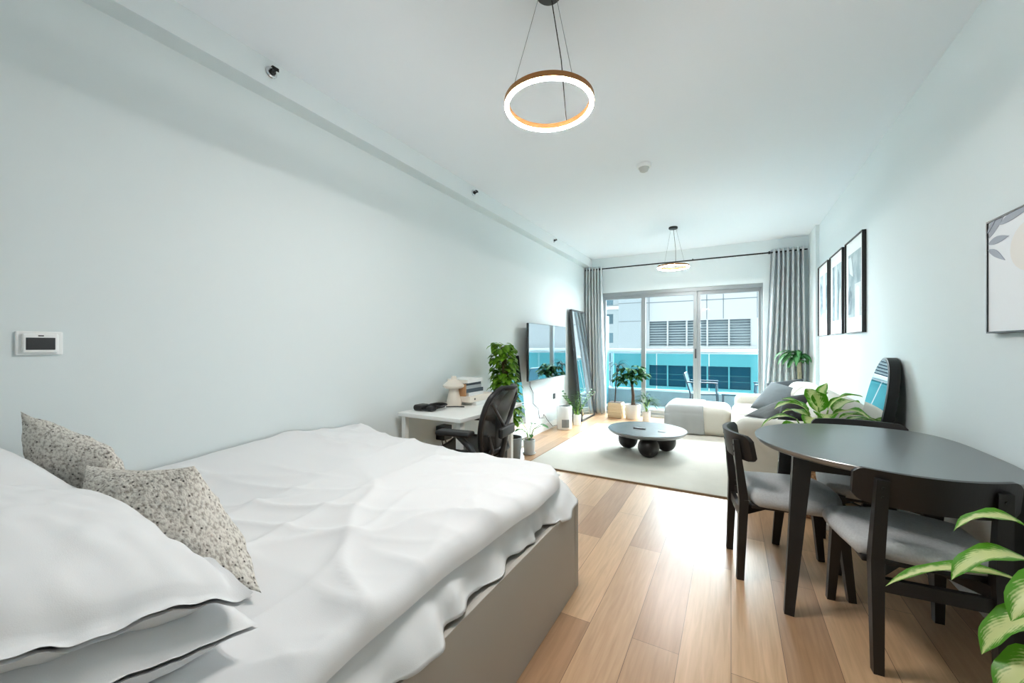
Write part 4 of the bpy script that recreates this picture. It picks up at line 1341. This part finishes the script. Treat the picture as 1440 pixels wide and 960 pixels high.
def balcony_chair():
    t = thing('balcony_chair', 'dark metal balcony chair with armrests seen through the middle of the window', 'chair', (-.46, 7.80, -.01), 0, 'balcony chairs')
    K = M['balc_chair']
    for s_ in (-1, 1):
        y = s_ * .25
        m = MB()
        m.tube([(-.20, y, 0), (-.16, y, .40), (-.27, y, .765)], .014, 8)
        m.build('rear_leg', K, t)
        MB().tube([(.27, y, 0), (.235, y, .61)], .014, 8).build('leg', K, t)
        MB().rbox((-.22, y - .022, .605), (.26, y + .022, .628), .006, 1).build('armrest', K, t)
    MB().tube([(-.165, -.25, .405), (.25, -.25, .425), (.25, .25, .425), (-.165, .25, .405)], .013, 8, closed=True).build('seat_frame', K, t)
    MB().box((-.16, -.24, .418), (.25, .24, .426)).build('seat', M['sling'], t, smooth=False)
    prism_world([(-.165, -.235, .43), (-.165, .235, .43), (-.262, .235, .755), (-.262, -.235, .755)], (-.008, 0, -.002)).build('backrest', M['sling'], t, smooth=False)
    MB().tube([(-.27, -.25, .765), (-.27, .25, .765)], .014, 8).build('top_rail', K, t)
    return t
bc = balcony_chair()
dup(bc, (.60, 7.80, -.01), pi, 'dark metal balcony chair half hidden behind the sofa arm, beyond the right door', 'balcony chairs')
t = thing('balcony_table', 'low dark side table between the two balcony chairs', 'table', (.06, 7.75, -.01))
MB().rbox((-.20, -.20, .415), (.20, .20, .44), .004, 1).build('tabletop', M['sling'], t)
for x in (-.18, .18):
    for y in (-.18, .18): MB().box((x - .014, y - .014, 0), (x + .014, y + .014, .415)).build('leg', M['balc_chair'], t, smooth=False)

t = thing('office_building', 'white clad building with grey louvres and dark windows opposite the balcony', 'building', (2, 20, -14))
yb = 20.0
w_ = MB()
w_.box((-4.0, yb + .25, -14), (14, yb + 9, 6))
w_.build('core', M['facade_white'], t, smooth=False, world=True)
w_ = MB(); w_.box((-4.9, yb - .35, -14), (-3.72, yb + 9, 6)); w_.build('side_wing', M['facade_grey'], t, smooth=False, world=True)
jt = MB()
for z in (2.45, 3.35, 4.6, -.8): jt.box((-4.9, yb - .356, z - .02), (-3.72, yb - .34, z + .02))
for z in (3.35, 4.9): jt.box((-3.72, yb - .006, z - .02), (14, yb + .01, z + .02))
for x in (-3.5, -.97, -.30, 1.0, 2.4, 4.0): jt.box((x - .018, yb - .006, 2.47), (x + .018, yb + .01, 6))
jt.build('cladding_joint', M['facade_joint'], t, smooth=False, world=True)
def band(z0, z1, name, m, x0=-3.72, x1=14.0, y0=yb, y1=yb + .3):
    MB().box((x0, y0, z0), (x1, y1, z1)).build(name, m, t, smooth=False, world=True)
band(2.43, 6, 'cladding_panel', M['facade_white'])
band(.31, 1.18, 'cladding_panel', M['facade_white'])
band(-3.0, -.70, 'cladding_panel', M['facade_white'])
band(-14, -3.4, 'cladding_panel', M['facade_white'])
band(1.16, 1.22, 'ledge', M['facade_white'], y0=yb - .1)
edges = [-3.5, -2.66, -1.82, -.95, -.08, .78]
for a, b in ((-3.72, -3.5), (.78, 1.4)):
    MB().box((a, yb, 1.18), (b, yb + .3, 2.43)).box((a, yb, -.70), (b, yb + .3, .31)).build('pier', M['facade_white'], t, smooth=False, world=True)
for a, b in zip(edges, edges[1:]):
    MB().box((a, yb + .24, 1.2), (b, yb + .26, 2.43)).build('louvre_backing', M['dark_glass'], t, smooth=False, world=True)
    m = MB(); n = 10
    for k in range(n):
        z = 1.22 + (2.43 - 1.22) * k / n
        m.add([V((a, yb + .22, z + .09)), V((b, yb + .22, z + .09)), V((b, yb + .12, z)), V((a, yb + .12, z)), V((a, yb + .235, z + .09)), V((b, yb + .235, z + .09)), V((b, yb + .135, z)), V((a, yb + .135, z))],
              [(0, 1, 2, 3), (7, 6, 5, 4), (0, 4, 5, 1), (2, 6, 7, 3), (1, 5, 6, 2), (0, 3, 7, 4)])
    m.build('louvre_panel', M['louver'], t, smooth=False, world=True)
    MB().box((b - .035, yb + .03, 1.2), (b + .035, yb + .3, 2.43)).build('mullion', M['facade_white'], t, smooth=False, world=True)
    pn = MB().box((a, yb + .15, -.70), (b, yb + .2, .31)).build('window', M['dark_glass'], t, smooth=False, world=True)
    mm = MB()
    for z in (-.38, -.12): mm.box((a, yb + .13, z - .012), (b, yb + .16, z + .012))
    mm.build('glazing_bar', M['facade_joint'], pn, smooth=False, world=True)
    MB().box((b - .03, yb + .03, -.70), (b + .03, yb + .25, .31)).build('mullion', M['facade_white'], t, smooth=False, world=True)
band(-.70, .31, 'cladding_panel', M['facade_white'], x0=1.4)
band(1.22, 2.43, 'cladding_panel', M['facade_white'], x0=1.4)

t = thing('tower_block', 'distant pale tower block with rows of windows beyond the balcony corner', 'building', (-19, 62, -14))
MB().box((-30, 62, -14), (-9, 72, 46)).build('wall', M['tower'], t, smooth=False, world=True)
MB().box((-30.5, 61.6, 7.0), (-8.5, 62.1, 7.5)).build('ledge', M['facade_white'], t, smooth=False, world=True)
struct('ground', MB().box((-80, 9.5, -14.2), (80, 120, -14)), M['ground'])

# ------------------------------------------------------------------ sky, camera, output
wd = bpy.data.worlds.new('sky'); SC.world = wd
wd.use_nodes = True
nt = wd.node_tree; nt.nodes.clear()
out = nt.nodes.new('ShaderNodeOutputWorld'); bg = nt.nodes.new('ShaderNodeBackground')
# hazy sky, far brighter beyond the opposite building (where the sun stands) than behind this one
tc = nt.nodes.new('ShaderNodeTexCoord'); sp = nt.nodes.new('ShaderNodeSeparateXYZ'); rp = nt.nodes.new('ShaderNodeValToRGB')
nt.links.new(tc.outputs['Generated'], sp.inputs[0]); nt.links.new(sp.outputs[1], rp.inputs['Fac'])
e = rp.color_ramp.elements
e[0].position = .10; e[0].color = (.84 * .05, .94 * .05, .05, 1)
e[1].position = .60; e[1].color = (.86, .955, 1.0, 1)
nt.links.new(rp.outputs[0], bg.inputs['Color'])
bg.inputs['Strength'].default_value = 31.0
nt.links.new(bg.outputs[0], out.inputs['Surface'])

cam = bpy.data.cameras.new('camera'); co = bpy.data.objects.new('camera', cam); COL.objects.link(co)
cam.sensor_width = 36; cam.sensor_fit = 'HORIZONTAL'
cam.lens = 550 / 1440 * 36
cam.shift_y = 6 / 1440
cam.clip_start = .03; cam.clip_end = 400
co.location = (0, 0, 1.25)
co.rotation_euler = (pi / 2, 0, math.atan(308 / 550))
SC.camera = co

SC.view_settings.view_transform = 'Standard'
SC.view_settings.look = 'None'
SC.view_settings.gamma = 1
SC.view_settings.use_curve_mapping = False
SC.view_settings.exposure = 0.8
cy_ = SC.cycles
cy_.use_denoising = True
cy_.max_bounces = 12; cy_.diffuse_bounces = 8; cy_.glossy_bounces = 6; cy_.transparent_max_bounces = 16
cy_.caustics_reflective = False; cy_.caustics_refractive = False
cy_.sample_clamp_indirect = 8
